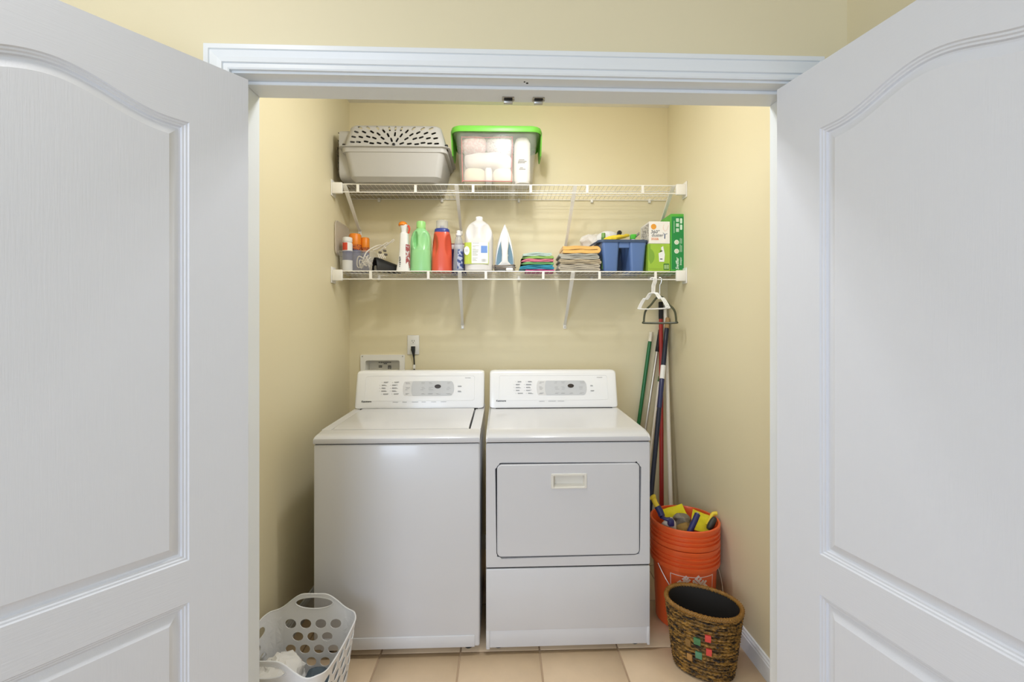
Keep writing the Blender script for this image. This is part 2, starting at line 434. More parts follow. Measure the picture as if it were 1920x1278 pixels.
# rounded front rail of the top
pr = [(-.001, .882), (-.003, .890), (-.002, .902), (.004, .9075), (.014, topz(.02)), (.04, topz(.04)), (ly0, topz(ly0)), (ly0, .882)]
loft(bm, [[(x, y, z if k == 1 or z < .883 else z-.004) for y, z in pr] for x, k in ((-h, 0), (-h+.006, 1), (h-.006, 1), (h, 0))])
strip(bm, -h, lx0, ly0, .65); strip(bm, lx1, h, ly0, .65); strip(bm, lx0, lx1, ly1, .65)
obj('top_panel', bm, M_enamel, wa)
bm = B(); n = 6; lo = []
cv = lambda x, y: y
for i in range(n+1):
    y = ly0+.004+(ly1-.004-ly0-.004)*i/n; z = topz(y)+.0045
    zz = z-.005 if i in (0,) else z
    lo.append([(lx0+.002, y, .888), (lx1-.008, y, .888), (lx1-.008, y, zz-.001), (lx1-.014, y, zz+.001), (lx0+.010, y, zz+.001), (lx0+.002, y, zz-.002)])
loft(bm, lo); obj('lid', bm, M_enamel, wa)
bm = B(); box(bm, lx0, lx1, ly0, ly1, .878, .8835); obj('lid_gap', bm, M_dark, wa, smooth=False)
console(wa, WW-.006, 0); feet(wa, WW)
bm = B(); box(bm, -h+.035, h-.035, .505, .53, .925, .935); obj('console_seam', bm, M_dark, wa, smooth=False)

DX0, DX1 = -.0715, .6165; DWd = DX1-DX0
dr = thing('clothes_dryer', 'white front-loading clothes dryer with a square drop door, right of the pair', 'dryer', ((DX0+DX1)/2, 1.89, 0))
dr.rotation_euler[2] = math.radians(.35)
h = DWd/2; cxd = (DX0+DX1)/2
bm = B(); box(bm, -h, h, .022, .65, .034, .880, .006, 2); obj('cabinet', bm, M_enamel, dr)
def dz(py): return at(1060, py, 1.89).z
def dx(px): return at(px, 900, 1.89).x-cxd
z_s = dz(1062)
d0, d1_, e0, e1 = dx(929.5), dx(1201.5), dz(1043.5), dz(866.5)
hole = rrect(d0, d1_, e0, e1, .024)
bm = B(); outer = rrect(-h, h, z_s+.002, .878, .006, 3)
r1 = fill2d(bm, outer, [hole], lambda x, z: (x, 0, z)); r2 = fill2d(bm, outer, [hole], lambda x, z: (x, .02, z))
for a, b in zip(r1, r2):
    for i in range(len(a)): bm.faces.new((a[i], a[(i+1) % len(a)], b[(i+1) % len(a)], b[i]))
bmesh.ops.bevel(bm, geom=[e for e in bm.edges if len(e.link_faces) == 2 and e.calc_face_angle(0) > 1 and all(abs(v.co.y) < 1e-6 for v in e.verts)], offset=.003, segments=2, affect='EDGES')
obj('front_panel', bm, M_enamel, dr)
bm = B(); box(bm, d0-.01, d1_+.01, .0185, .0215, e0-.01, e1+.01); obj('door_gap', bm, M_dark, dr, smooth=False)
bm = B(); g = .0055; dp = rrect(d0+g, d1_-g, e0+g, e1-g, .02)
hx0, hx1, hz0, hz1 = dx(1033), dx(1100), dz(915), dz(887)
hp = rrect(hx0+.004, hx1-.004, hz0+.004, hz1-.004, .004, 3)
r1 = fill2d(bm, dp, [hp], lambda x, z: (x, -.003, z)); r2 = fill2d(bm, dp, [hp], lambda x, z: (x, .017, z))
for a, b in zip(r1, r2):
    for i in range(len(a)): bm.faces.new((a[i], a[(i+1) % len(a)], b[(i+1) % len(a)], b[i]))
bmesh.ops.bevel(bm, geom=[e for e in bm.edges if len(e.link_faces) == 2 and e.calc_face_angle(0) > 1 and all(abs(v.co.y+.003) < 1e-6 for v in e.verts)], offset=.004, segments=3, affect='EDGES')
dd = obj('door', bm, M_enamel, dr)
M_handle = mat('ivory_plastic', '#E8E4DA', .35)
bm = B()
a0 = rrect(hx0, hx1, hz0, hz1, .004, 3); a1 = rrect(hx0+.012, hx1-.012, hz0+.008, hz1-.010, .003, 3)
seq = [[(x, -.003, z) for x, z in a0], [(x, -.0065, z) for x, z in rrect(hx0+.001, hx1-.001, hz0+.001, hz1-.001, .004, 3)], [(x, -.0065, z) for x, z in rrect(hx0+.010, hx1-.010, hz0+.006, hz1-.008, .003, 3)], [(x, .014, z) for x, z in rrect(hx0+.014, hx1-.014, hz0+.016, hz1-.010, .002, 3)]]
loft(bm, seq, False, True)
obj('handle', bm, M_handle, dd)
# lower panel with a pressed kick recess
bm = B(); z0 = .030; out = rrect(-h, h, z0, z_s-.0035, .006, 3); k0 = .094
rec = rrect(-h+.018, h-.012, z0-.0, k0, .004, 3)
box(bm, -h, h, 0, .02, k0+.006, z_s-.0035, .004, 2); box(bm, -h, -h+.016, 0, .02, z0-.006, k0+.01, .003, 2); box(bm, h-.012, h, 0, .02, z0-.006, k0+.01, .003, 2)
box(bm, -h+.01, h-.008, .0028, .02, z0, k0+.012, .002, 2)
obj('lower_panel', bm, M_enamel, dr)
bm = B(); box(bm, -h+.004, h-.004, .006, .03, z_s-.006, z_s+.004); obj('seam', bm, M_dark, dr, smooth=False)
bm = B(); box(bm, -h+.004, h-.004, .006, .64, .8775, .884); obj('seam', bm, M_dark, dr, smooth=False)
bm = B()
pr = [(-.001, .883), (-.004, .890), (-.003, .902), (.004, .908), (.014, topz(.02)+.001)]+[(y, topz(y)+.001) for y in (.04, .06, .1, .2, .35, .5, .65)]+[(.65, .883)]
loft(bm, [[(x, y, z if k == 1 or z < .884 else z-.005) for y, z in pr] for x, k in ((-h, 0), (-h+.003, .5), (-h+.009, 1), (h-.009, 1), (h-.003, .5), (h, 0))])
obj('top_panel', bm, M_enamel, dr)
console(dr, DWd-.006, 1); feet(dr, DWd)
bm = B(); box(bm, -h+.035, h-.035, .505, .53, .925, .9345); obj('console_seam', bm, M_dark, dr, smooth=False)

# ------------------------------------------------------------------ outlet box, wall outlet, plug
ob = thing('washer_outlet_box', 'white recessed water outlet box in the back wall behind the washing machine', 'outlet box', ((bx0+bx1)/2, YB, bz0))
w2 = (bx1-bx0)/2; hh = bz1-bz0
bm = B(); o_ = rrect(-w2-.012, w2+.012, -.012, hh+.012, .006, 3); i_ = rrect(-w2+.018, w2-.018, .015, hh-.022, .012, 4)
r1 = fill2d(bm, o_, [i_], lambda x, z: (x, -.010, z)); r2 = fill2d(bm, o_, [i_], lambda x, z: (x, 0, z))
for a, b in zip(r1, r2):
    for i in range(len(a)): bm.faces.new((a[i], a[(i+1) % len(a)], b[(i+1) % len(a)], b[i]))
obj('flange', bm, M_plast, ob)
bm = B(); loft(bm, [[(x, 0, z) for x, z in i_], [(x*.95, .055, hh/2+(z-hh/2)*.95) for x, z in i_]], False, True); obj('recess', bm, M_plast, ob)
for x in (-w2+.0, w2-.0):
    bm = B(); lathe(bm, [(.004, 0), (.004, .0015)], 10); bmesh.ops.transform(bm, matrix=Matrix.Translation((x, -.010, hh+.002)) @ Matrix.Rotation(PI/2, 4, 'X'), verts=bm.verts[:]); obj('screw', bm, M_chrome, ob)
bm = B(); rr = random.Random(5)
for row, (z, xs) in enumerate(((.160, (-.045, -.032, -.019, -.006, .007, .020)), (.151, (-.014, -.004)), (.138, (-.045, -.034, .012, .023)), (.130, (-.045, -.034, .012, .023)), (.122, (.012, .023)))):
    for x in xs: box(bm, x+.005, x+.005+rr.uniform(.008, .0115), .0505, .0525, z, z+.004)
stuff(obj('label_print', bm, M_printd, ob, smooth=False))
op = at(775, 646, YB-.004)
ou = thing('wall_outlet', 'white duplex electrical outlet on the back wall above the washing machine', 'outlet', (op.x, YB, op.z-.06))
bm = B(); box(bm, -.036, .036, -.006, 0, 0, .118, .004, 2); obj('cover_plate', bm, M_plast, ou)
for z in (.040, .079):
    bm = B(); slabXZ(bm, [(a*.0165, z+b*.0135) for a, b in [(math.copysign(abs(math.cos(t))**.6, math.cos(t)), math.copysign(abs(math.sin(t))**.75, math.sin(t))) for t in [2*PI*i/20 for i in range(20)]]], -.0085, -.005)
    so = obj('socket', bm, M_plast, ou)
    bm = B()
    for x in (-.0065, .0065): box(bm, x-.0012, x+.0012, -.0092, -.0083, z+.001, z+.009)
    lathe(bm, [(.0026, -.0005), (.0026, .0005)], 10); 
    for v in bm.verts:
        if abs(v.co.z) < .01 and abs(v.co.y) < .004: v.co = Vector((v.co.x, -.0087+v.co.z, z-.006+v.co.y))
    obj('slot', bm, M_dark, so, smooth=False)
pc = thing('power_cord', 'black plug and cord hanging from the wall outlet', 'power cord', (op.x+.002, YB-.009, op.z-.02))
bm = B(); loft(bm, [sup(.0125, .010, z, 3, 14, 0, -.012) if z > -.02 else sup(.009, .008, z, 2.4, 14, .001, -.012) for z in (.011, .008, -.002, -.012)]+[sup(.0085, .008, -.03, 2, 14, .002, -.011), sup(.005, .005, -.055, 2, 14, .004, -.009)])
obj('plug', bm, M_black, pc)
bm = B(); tube(bm, spline([(.004, -.009, -.05), (.006, -.008, -.10), (.006, -.012, -.16), (.004, -.03, -.30), (-.05, -.06, -.42)]), .0042, 8); obj('cord', bm, M_black, pc)
bm = B(); lathe(bm, [(.0085, -.125), (.0085, -.10)], 10, .006, -.010); obj('cord_tag', bm, M_plast, pc)

# ------------------------------------------------------------------ wire shelves
SY0, SY1 = 2.51, YB
def wire_shelf(name, label, zt, tilt, ties, braces, drop):
    sh = thing(name, label, 'wire shelf', (.046, SY0, zt)); sh.rotation_euler[1] = -tilt
    xl, xr = XL-.046+.006, XR-.046-.006
    for nm, z in (('upper_rail', -.0034), ('lower_rail', -.047)):
        bm = B(); tube(bm, [(xl, 0, z), (xr, 0, z)], .0033, 8); obj(nm, bm, M_wire, sh)
    bm = B()
    for y, z in ((.10, -.006), (.19, -.006), (.281, -.006)): tube(bm, [(xl+.01, y, z), (xr-.01, y, z)], .0026, 6)
    obj('cross_rails', bm, M_wire, sh)
    bm = B(); n = 76
    for i in range(n):
        x = xl+.02+(xr-xl-.04)*i/(n-1)
        tube(bm, [(x, -.001, -.0016), (x, .286, -.0016)], .0013, 5)
    stuff(obj('deck_wires', bm, M_wire, sh))
    for px in ties:
        x = at(px, 400, SY0).x-.046
        bm = B(); box(bm, x-.0072, x+.0072, -.0045, .002, -.047, -.004, .001, 1); obj('rail_tie', bm, M_wire, sh)
    for s, x in ((-1, xl), (1, xr)):
        bm = B()
        box(bm, min(x, x-s*.055), max(x, x-s*.055), -.012, .008, -.056, .004, .004, 2)
        box(bm, min(x, x+s*.005), max(x, x+s*.005), -.014, .05, -.068, .020, .002, 2)
        obj('end_bracket', bm, M_wire, sh)
    for (px0, py0), (px1, py1) in braces:
        a = at(px0, py0, SY0+.006); b = at(px1, py1, YB-.008)
        M = Vector((.046, SY0, zt)); a = a-M; b = b-M
        b.z += .002
        bm = B()
        # channel section: flat strap narrowing to the wall plate
        dirv = (b-a).normalized(); side = Vector((1, 0, 0)); side = (side-dirv*side.dot(dirv)).normalized(); nrm = dirv.cross(side)
        def sec(p, wv, d): return [p+side*wv+nrm*d, p-side*wv+nrm*d, p-side*wv-nrm*d, p+side*wv-nrm*d]
        loft(bm, [sec(a-dirv*.012, .010, .0015), sec(a+dirv*.01, .011, .004), sec(a+(b-a)*.5, .0085, .005), sec(b-dirv*.03, .0075, .004), sec(b, .009, .002)])
        br = obj('shelf_brace', bm, M_wire, sh, angle=20)
        bm = B(); box(bm, b.x-.010, b.x+.010, YB-SY0-.006, YB-SY0-.0005, b.z-.026, b.z+.006, .002, 2); obj('wall_plate', bm, M_wire, br)
        bm = B(); lathe(bm, [(.0035, 0), (.0035, .002)], 8); bmesh.ops.transform(bm, matrix=Matrix.Translation((b.x, YB-SY0-.006, b.z-.015)) @ Matrix.Rotation(PI/2, 4, 'X'), verts=bm.verts[:]); obj('screw', bm, M_chrome, br)
    for x in (-.80, -.42, .05, .5, .86):
        bm = B(); box(bm, x-.008, x+.008, .274, .2895, -.024, .001, .003, 2); obj('wall_clip', bm, M_wire, sh)
    return sh
ZU0, ZUT = 2.1475, .0058
ZL0, ZLT = 1.6705, .0022
wire_shelf('wire_shelf', 'upper white wire shelf holding the grey pet carrier and green-lidded bin', ZU0, ZUT, (671, 779, 887, 995, 1101, 1205),
           (((647, 348), (674, 432)), ((856, 349), (864, 432)), ((1078, 351), (1060, 462)), ((1262, 352), (1238, 425))), 0)
wire_shelf('wire_shelf', 'lower white wire shelf crowded with laundry supplies', ZL0, ZLT, (695, 803, 911, 1018.5, 1124, 1229),
           (((862, 512), (867, 609)), ((1074, 514), (1059, 609))), 0)
def zu(x): return ZU0+math.sin(ZUT)*(x-.046)+.0005
def zl(x): return ZL0+math.sin(ZLT)*(x-.046)+.0005

# ------------------------------------------------------------------ upper shelf: pet carrier
M_car = mat('grey_carrier_plastic', '#B5B3B0', .5, var=.02, bump=.08, bscale=400)
M_carD = mat('carrier_shade_and_latch', '#2A2723', .8)  # near-black, for the painted shade within the shell and for the latches
Yc = 2.445; pa = at(645, 341, Yc); pb = at(832, 341, Yc); L = pb.x-pa.x+.03; cx = (pa.x+pb.x)/2
D = .345
ca = thing('pet_carrier', 'grey plastic pet carrier with a fan of vent slots, on the upper shelf', 'pet carrier', (cx, Yc+D/2, zu(cx)+.002)); ca.rotation_euler[1] = -ZUT
zs = (341-280)/853*Yc; zt = (341-233)/853*Yc
hb, hs, ht = L/2-.035, L/2+.005, L/2-.028
def rr3(hx, hy, z, r=.035): return [(x, y, z) for x, y in rrect(-hx, hx, -hy, hy, r, 5)]
bm = B()
loft(bm, [rr3(hb-.02, D/2-.045, 0), rr3(hb, D/2-.022, .022), rr3(hs-.018, D/2-.004, zs-.030), rr3(hs-.004, D/2, zs-.028), rr3(hs-.002, D/2+.001, zs-.004), rr3(hs+.012, D/2+.012, zs-.003), rr3(hs+.012, D/2+.012, zs), rr3(hs-.01, D/2-.01, zs+.0005)])
obj('lower_shell', bm, M_car, ca)
# upper shell: one hollow moulding, the fan of slots cut through its front
slots = []
for sx_, sy_ in ((280,95),(349,97),(428,97),(480,123),(528,105),(578,100),(628,105),(675,125),(730,98),(807,101),(878,99),(252,135),(316,135),(383,133),(438,152),(519,161),(576,152),(629,162),(714,156),(771,137),(836,141),(901,143),(232,180),(292,181),(353,177),(405,189),(474,190),(549,205),(597,205),(673,193),(744,192),(797,180),(858,187),(919,187),(225,227),(276,227),(338,222),(386,237),(447,235),(509,235),(636,236),(700,239),(762,242),(814,230),(870,234),(928,236)):
    slots.append((Vector(((sx_-574)*.000635, (268-sy_)*.000645)), math.atan2(262-sy_, sx_-570)))
def caps(c, a, l=.0138, r=.0052):
    out = []
    for s, a0 in ((1, -90), (-1, 90)):
        for i in range(5):
            t = math.radians(a0+45*i); p = Vector((s*(l-r)+r*math.cos(t), r*math.sin(t)))
            out.append((c.x+p.x*math.cos(a)-p.y*math.sin(a), c.y+p.x*math.sin(a)+p.y*math.cos(a)))
    return out
Hs = zt-zs; ins = .030; bm = B()
def shell(o): return [rr3(hs-.010-o, D/2-.004-o, zs), rr3(hs-.012-o, D/2-.006-o, zs+.01)]+[rr3(ht-.004-o, D/2-.004-ins*.86-o, zs+Hs*.86-o), rr3(ht-.012-o, D/2-.042-o, zt-.006-o), rr3(ht-.030-o, D/2-.06-o, zt-o, .03)]
loft(bm, shell(0)+shell(.004)[::-1], False, False)
bmesh.ops.remove_doubles(bm, verts=bm.verts[:], dist=1e-6)
so_, si_ = shell(0), shell(.004)
for L_ in (so_, si_):
    pass
us = obj('upper_shell', bm, M_car, ca, angle=40)
bm = B()
for c, a in slots: slabXZ(bm, [(x, zs+z) for x, z in caps(c, a)], -D/2-.02, -D/2+.055)
cut = obj('cutter', bm, M_car, smooth=False); cut.matrix_world = Matrix.Identity(4)
def carve(o, cut):
    md = o.modifiers.new('b', 'BOOLEAN'); md.object = cut; md.operation = 'DIFFERENCE'; md.solver = 'EXACT'
    p, l, r = o.parent, o.location.copy(), o.rotation_euler.copy(); o.parent = None
    dg = bpy.context.evaluated_depsgraph_get(); dg.update()
    me = bpy.data.meshes.new_from_object(o.evaluated_get(dg)); o.modifiers.clear(); o.data = me; o.parent = p
    bpy.data.objects.remove(cut)
carve(us, cut)
bm = B(); box(bm, -ht+.035, ht-.035, -D/2+.06, D/2-.06, zs, zt-.02); obj('inner_shade_block', bm, M_carD, ca, smooth=False)  # dark block added in the hollow shell, shade behind the slots put into colour
for x in (0,):
    bm = B(); lathe(bm, [(.008, 0), (.008, .006), (.004, .009)], 12); bmesh.ops.transform(bm, matrix=Matrix.Translation((x, -D/2-.0, zs+.010)) @ Matrix.Rotation(PI/2, 4, 'X'), verts=bm.verts[:]); obj('vent_knob', bm, M_black, ca)
for x in (-hs+.01, hs-.01):
    bm = B(); box(bm, x-.006, x+.010, -D/2+.02, -D/2+.045, zs-.012, zs+.022, .003, 2); obj('latch', bm, M_carD, ca)
# wire door at the left end
M_grille = mat('dark_wire_grille', '#5E574C', .45, metal=.4)
bm = B(); gx = -hs-.030
for i in range(9): y = -.10+.20*i/8; tube(bm, [(gx, y, .03), (gx-.012, y, zs), (gx+.012, y, zt-.03)], .0022, 6)
for i in range(7): z = .035+(zt-.07)*i/6; tube(bm, [(gx-.012+abs(z-zs)*.10, -.105, z), (gx-.012+abs(z-zs)*.10, .105, z)], .0022, 6)
obj('wire_door', bm, M_grille, ca)
bm = B(); loft(bm, [[(gx+.006, y, z) for y, z in rrect(-.12, .12, .02, zt-.02, .04)], [(-ht+.05, y*1.05, z) for y, z in rrect(-.12, .12, .02, zt-.02, .04)]], True, False); obj('door_surround', bm, M_car, ca)

# ------------------------------------------------------------------ upper shelf: storage bin
M_bin = mat('clear_bin_plastic', '#F4F2F0', .2, alpha=.80, var=.01)
M_lime = mat('lime_lid', '#6FC043', .35, var=.02)
Yb = 2.47; p0 = at(862, 344, Yb); p1 = at(999, 344, Yb); q0 = at(846, 250, Yb); q1 = at(1004, 250, Yb)
cx = (p0.x+p1.x)/2+.002; Db = .315; Hb = (344-246)/853*Yb
bi = thing('storage_bin', 'clear plastic storage bin with a lime green lid, packed with fabric, on the upper shelf', 'storage bin', (cx, Yb+Db/2, zu(cx)+.002)); bi.rotation_euler[1] = -ZUT
wb, wt = (p1.x-p0.x)/2, (q1.x-q0.x)/2
def rr2(hx, hy, z, r): return [(x, y, z) for x, y in rrect(-hx, hx, -hy, hy, r, 5)]
bm = B()
loft(bm, [rr2(wb-.012, Db/2-.03, 0, .03), rr2(wb, Db/2-.02, .008, .035), rr2(wt-.004, Db/2-.004, Hb-.02, .04), rr2(wt+.006, Db/2+.004, Hb-.018, .04), rr2(wt+.006, Db/2+.004, Hb, .04)], True, False)
obj('bin_body', bm, M_bin, bi)
bm = B()
loft(bm, [rr2(wt+.016, Db/2+.012, Hb-.018, .05), rr2(wt+.022, Db/2+.016, Hb-.004, .055), rr2(wt+.018, Db/2+.012, Hb+.012, .055), rr2(wt+.008, Db/2+.002, Hb+.018, .05), rr2(wt-.004, Db/2-.012, Hb+.012, .045)], False, True)
li = obj('bin_lid', bm, M_lime, bi)
for s in (-1, 1):
    bm = B(); x = s*(wt+.016)
    loft(bm, [[(x+s*dx_, y*sc, z) for dx_, y, z in ((0, -.085, zz), (.007, -.085, zz), (.007, .085, zz), (0, .085, zz))] for sc, zz, in ((1.35, Hb), (1.3, Hb-.03), (1.0, Hb-.075), (.7, Hb-.11))])
    obj('clip_handle', bm, M_lime, li)
# things inside the bin
def bundle(name, label, cat, loc, sx, sy, sz, m, e=2.6, amp=.012, sc=14, seed=0, group=None, tilt=0):
    bm = B(); lo = []; n = 14
    for i in range(n+1):
        t = -1+2*i/n; k = (1-abs(t)**3.2)**(1/3.2) if abs(t) < 1 else .02
        lo.append(sup(sx*max(k, .05), sy*max(k, .05), sz+t*sz, e, 28))
    loft(bm, lo); jitter(bm, amp, sc, seed)
    zmin = min(v.co.z for v in bm.verts)
    for v in bm.verts: v.co.z -= zmin
    o = obj(name, bm, m); o.location = loc; o.rotation_euler = (0, tilt, 0); return tag(o, label, cat, group)
M_wcl = mat('white_fabric', '#F1EEEA', .9, bump=.4, bscale=120, sheen=.3)
M_ccl = mat('cream_fabric', '#F1E6C4', .9, bump=.4, bscale=120, sheen=.3)
def speck_mat(name, base, sp, scale, th):
    m = mat(name, base, .9, bump=.3, bscale=150)
    n = m.node_tree.nodes; L = m.node_tree.links
    vz = n.new('ShaderNodeTexNoise'); vz.inputs['Scale'].default_value = scale; tc = n.new('ShaderNodeTexCoord'); L.new(tc.outputs['Object'], vz.inputs['Vector'])
    cr = n.new('ShaderNodeValToRGB'); cr.color_ramp.elements[0].position = th; cr.color_ramp.elements[1].position = th+.06
    cr.color_ramp.elements[0].color = lin(base); cr.color_ramp.elements[1].color = lin(sp)
    L.new(vz.outputs['Fac'], cr.inputs[0]); L.new(cr.outputs[0], n['Principled BSDF'].inputs['Base Color']); return m
M_pink = speck_mat('pink_speckled_fabric', '#EFC6C4', '#F7E8E6', 90, .5); M_grs = speck_mat('grey_speckled_fabric', '#EDEAE8', '#8D8A8C', 130, .6)
bz = zu(cx)+.012; by = Yb+.115
bundle('fabric_roll', 'cream rolled fabric at the bottom left of the clear bin', 'fabric', (cx-.125, by, bz), .062, .07, .046, M_ccl, 3, .005)
bundle('fabric_roll', 'cream rolled fabric at the bottom middle of the clear bin', 'fabric', (cx+.030, by, bz), .058, .07, .044, M_ccl, 3, .005, seed=4)
bundle('wrapped_paper', 'white printed wrapper between the two cream rolls in the bin', 'packet', (cx-.046, by-.02, bz), .020, .05, .044, M_wcl, 4, .003, seed=8)
bundle('white_cloth', 'puffy white cloth in the middle of the clear bin', 'cloth', (cx-.05, by+.01, bz+.094), .135, .075, .042, M_wcl, 2.4, .010, seed=2)
bundle('pink_cloth', 'pink speckled cloth at the top left of the clear bin', 'cloth', (cx-.130, by+.012, bz+.182), .070, .075, .045, M_pink, 2.6, .008, seed=3)
bundle('speckled_cloth', 'white cloth with grey speckles at the top middle of the clear bin', 'cloth', (cx+.018, by+.012, bz+.182), .078, .075, .045, M_grs, 2.6, .008, seed=5)
wr = thing('wrapped_roll', 'tall white wrapped roll standing at the right inside the clear bin', 'roll', (cx+.142, by-.005, bz))
bm = B(); loft(bm, [sup(.042, .06, z, 3, 24) for z in (0, .01)]+[sup(.046, .065, z, 3, 24) for z in (.03, .12, .225)]+[sup(.036, .05, .255, 3, 24), sup(.01, .02, .268, 2, 24)]); jitter(bm, .004, 20, 3); obj('wrapper', bm, M_wcl, wr)
bm = B(); rr = random.Random(9)
for i in range(5): z = .125-.008*i-(.02 if i > 2 else 0); box(bm, -.026+rr.uniform(0, .012), rr.uniform(.0, .026), -.0705, -.060, z, z+.0018)
stuff(obj('wrapper_print', bm, M_print, wr, smooth=False))
M_redp = mat('red_piping', '#D9686A', .6)
zb = thing('zip_bag', 'clear zip bag edged in red piping inside the bin', 'bag', (cx-.037, Yb+.036, bz+.004))
bm = B(); tube(bm, spline([(-.150, .004, .006), (-.142, .004, .0), (-.02, .002, .0), (.108, .002, .0), (.118, .002, .008), (.120, .004, .12), (.122, .006, .235), (.112, .006, .245), (-.02, .008, .242), (-.146, .008, .242), (-.156, .008, .232), (-.154, .006, .12)], 6, True), .0022, 6, True); obj('piping', bm, M_redp, zb)
bm = B(); slabXZ(bm, rrect(-.142, .114, .003, .232, .012), .004, .0045); obj('clear_film', bm, mat('clear_film', '#F6E9E8', .2, alpha=.86), zb)

# ------------------------------------------------------------------ lower shelf
YS = 2.545
def base(px, Y): p = at(px, 507, Y); return Vector((p.x, Y, zl(p.x)))
def H(py, Y=YS): return (507-py)*Y/FPX
def Wd(dpx, Y=YS): return dpx*Y/FPX
# --- clear tub with open lid
M_tub = mat('clear_tub_plastic', '#E8E6E2', .3, alpha=.74); M_lidp = mat('cloudy_lid_plastic', '#E2D6C8', .35, alpha=.60)
tb = base(672, 2.66); tb.x = -.822; tw, td, th_ = .096, .115, .115
tub = thing('plastic_tub', 'clear plastic tub with its lid standing open, at the left end of the lower shelf', 'tub', (tb.x, 2.66, tb.z))
bm = B(); loft(bm, [rr2(tw-.018, td-.016, 0, .02), rr2(tw-.012, td-.01, .006, .022), rr2(tw-.003, td-.003, th_-.010, .026), rr2(tw+.004, td+.003, th_-.008, .028), rr2(tw+.004, td+.003, th_, .028)], True, False)
obj('tub_body', bm, M_tub, tub)
bm = B(); loft(bm, [[(-tw-.006-.002*(z/.19)-o*.4, y, th_-.02+z) for y, z in rrect(-td+.0, td-.0, 0, .19, .03)] for o in (0, .010)]); obj('tub_lid', bm, M_lidp, tub)
bm = B(); tube(bm, [(-tw-.008-.002*(z/.19), y, th_-.02+z) for y, z in rrect(-td+.002, td-.002, .002, .188, .03)], .0035, 6, True); obj('lid_rim', bm, M_lidp, tub)
M_wht = mat('glossy_white', '#F0F0F0', .3); M_redl = mat('red_label', '#D84B33', .45); M_navy = mat('navy_blue', '#27346F', .4); M_orange = mat('orange_plastic', '#EE8A22', .4)
q = at(640, 470, 2.60)
pb_ = thing('pill_bottle', 'small white bottle with a white cap and red label in the clear tub', 'bottle', (-.875, 2.590, tb.z+.005))
r = .027
bm = B(); lathe(bm, [(r-.003, 0), (r, .004), (r, .155), (r-.006, .162)], 24); obj('bottle_body', bm, M_wht, pb_)
bm = B(); lathe(bm, [(r-.003, .162), (r-.001, .165), (r-.001, .186), (r-.004, .189)], 24); obj('cap', bm, M_wht, pb_)
bm = B(); loft(bm, [[(r*1.02*math.sin(a), -r*1.02*math.cos(a), z) for a in [-.9+1.2*i/10 for i in range(11)]] for z in (.115, .157)], False, False, False); obj('label_patch', bm, M_redl, pb_)
bm = B(); lathe(bm, [(r*1.015, .06), (r*1.015, .112)], 24, cap0=False, cap1=False); obj('lower_band', bm, M_navy, pb_)
for k, (px, Yq, r, ht_, lab) in enumerate(((666, 2.66, .033, .222, 'wider orange-capped spray can in the clear tub'), (685, 2.68, .0225, .205, 'narrower orange-capped spray can in the clear tub'))):
    q = at(px, 470, Yq)
    cn = thing('spray_can', lab, 'spray can', (q.x, Yq, tb.z+.005))
    bm = B(); lathe(bm, [(r-.002, 0), (r, .003), (r, ht_*.70), (r-.002, ht_*.705)], 24); cb = obj('can_body', bm, M_navy, cn)
    bm = B(); lathe(bm, [(r+.0005, ht_*.58), (r+.0005, ht_*.78)], 24, cap0=False, cap1=False); obj('pattern_band', bm, speck_mat('can_pattern%d' % k, '#E07A2A', '#3A2A4A', 260, .5), cb)
    bm = B(); lathe(bm, [(r+.001, ht_*.72), (r+.0015, ht_*.74), (r+.001, ht_*.97), (r-.003, ht_), (.004, ht_+.001)], 24); obj('cap', bm, M_orange, cn)
# white cord with clips
M_cord = mat('white_cord', '#E9E2D8', .45)
q = at(688, 480, 2.61)
cd = thing('cord_bundle', 'tangled white cord with metal clips spilling from the clear tub', 'cord', (q.x, 2.62, tb.z+.008))
bm = B(); rr = random.Random(11); pts = []
for i in range(26):
    a = rr.uniform(0, 2*PI); pts.append((rr.uniform(-.052, .042), rr.uniform(-.06, .06), .012+.09*abs(math.sin(i*1.3))*rr.uniform(.5, 1)))
tube(bm, spline(pts, 7), .0032, 6)
tube(bm, spline([(-.02, -.03, .05), (.0, -.02, .105), (.03, 0, .135), (.06, .01, .15), (.09, .0, .146), (.105, -.005, .13)], 8), .0035, 6)
obj('cord', bm, M_cord, cd)
for a, b in (((.05, 0, .125), (.115, -.01, .165)), ((.075, .0, .12), (.15, -.01, .182)), ((.03, 0, .12), (.09, .01, .15))):
    bm = B(); tube(bm, [a, b], .0032, 6); tube(bm, spline([b, (b[0]+.003, b[1], b[2]-.006), (b[0]-.012, b[1], b[2]-.02)], 4), .002, 6); obj('prong', bm, M_cord, cd)
for x, z in ((.072, .108), (.098, .118), (.104, .096)):
    bm = B(); box(bm, x-.008, x+.008, -.012, .008, z-.006, z+.006, .003, 2); obj('metal_clip', bm, mat('grey_clip', '#6F6A66', .4, metal=.6), cd)
for i in range(4):
    bm = B(); tube(bm, [(.06+.01*i, -.005, .10), (.072+.011*i, -.012, .072)], .0028, 6); obj('prong', bm, M_cord, cd)
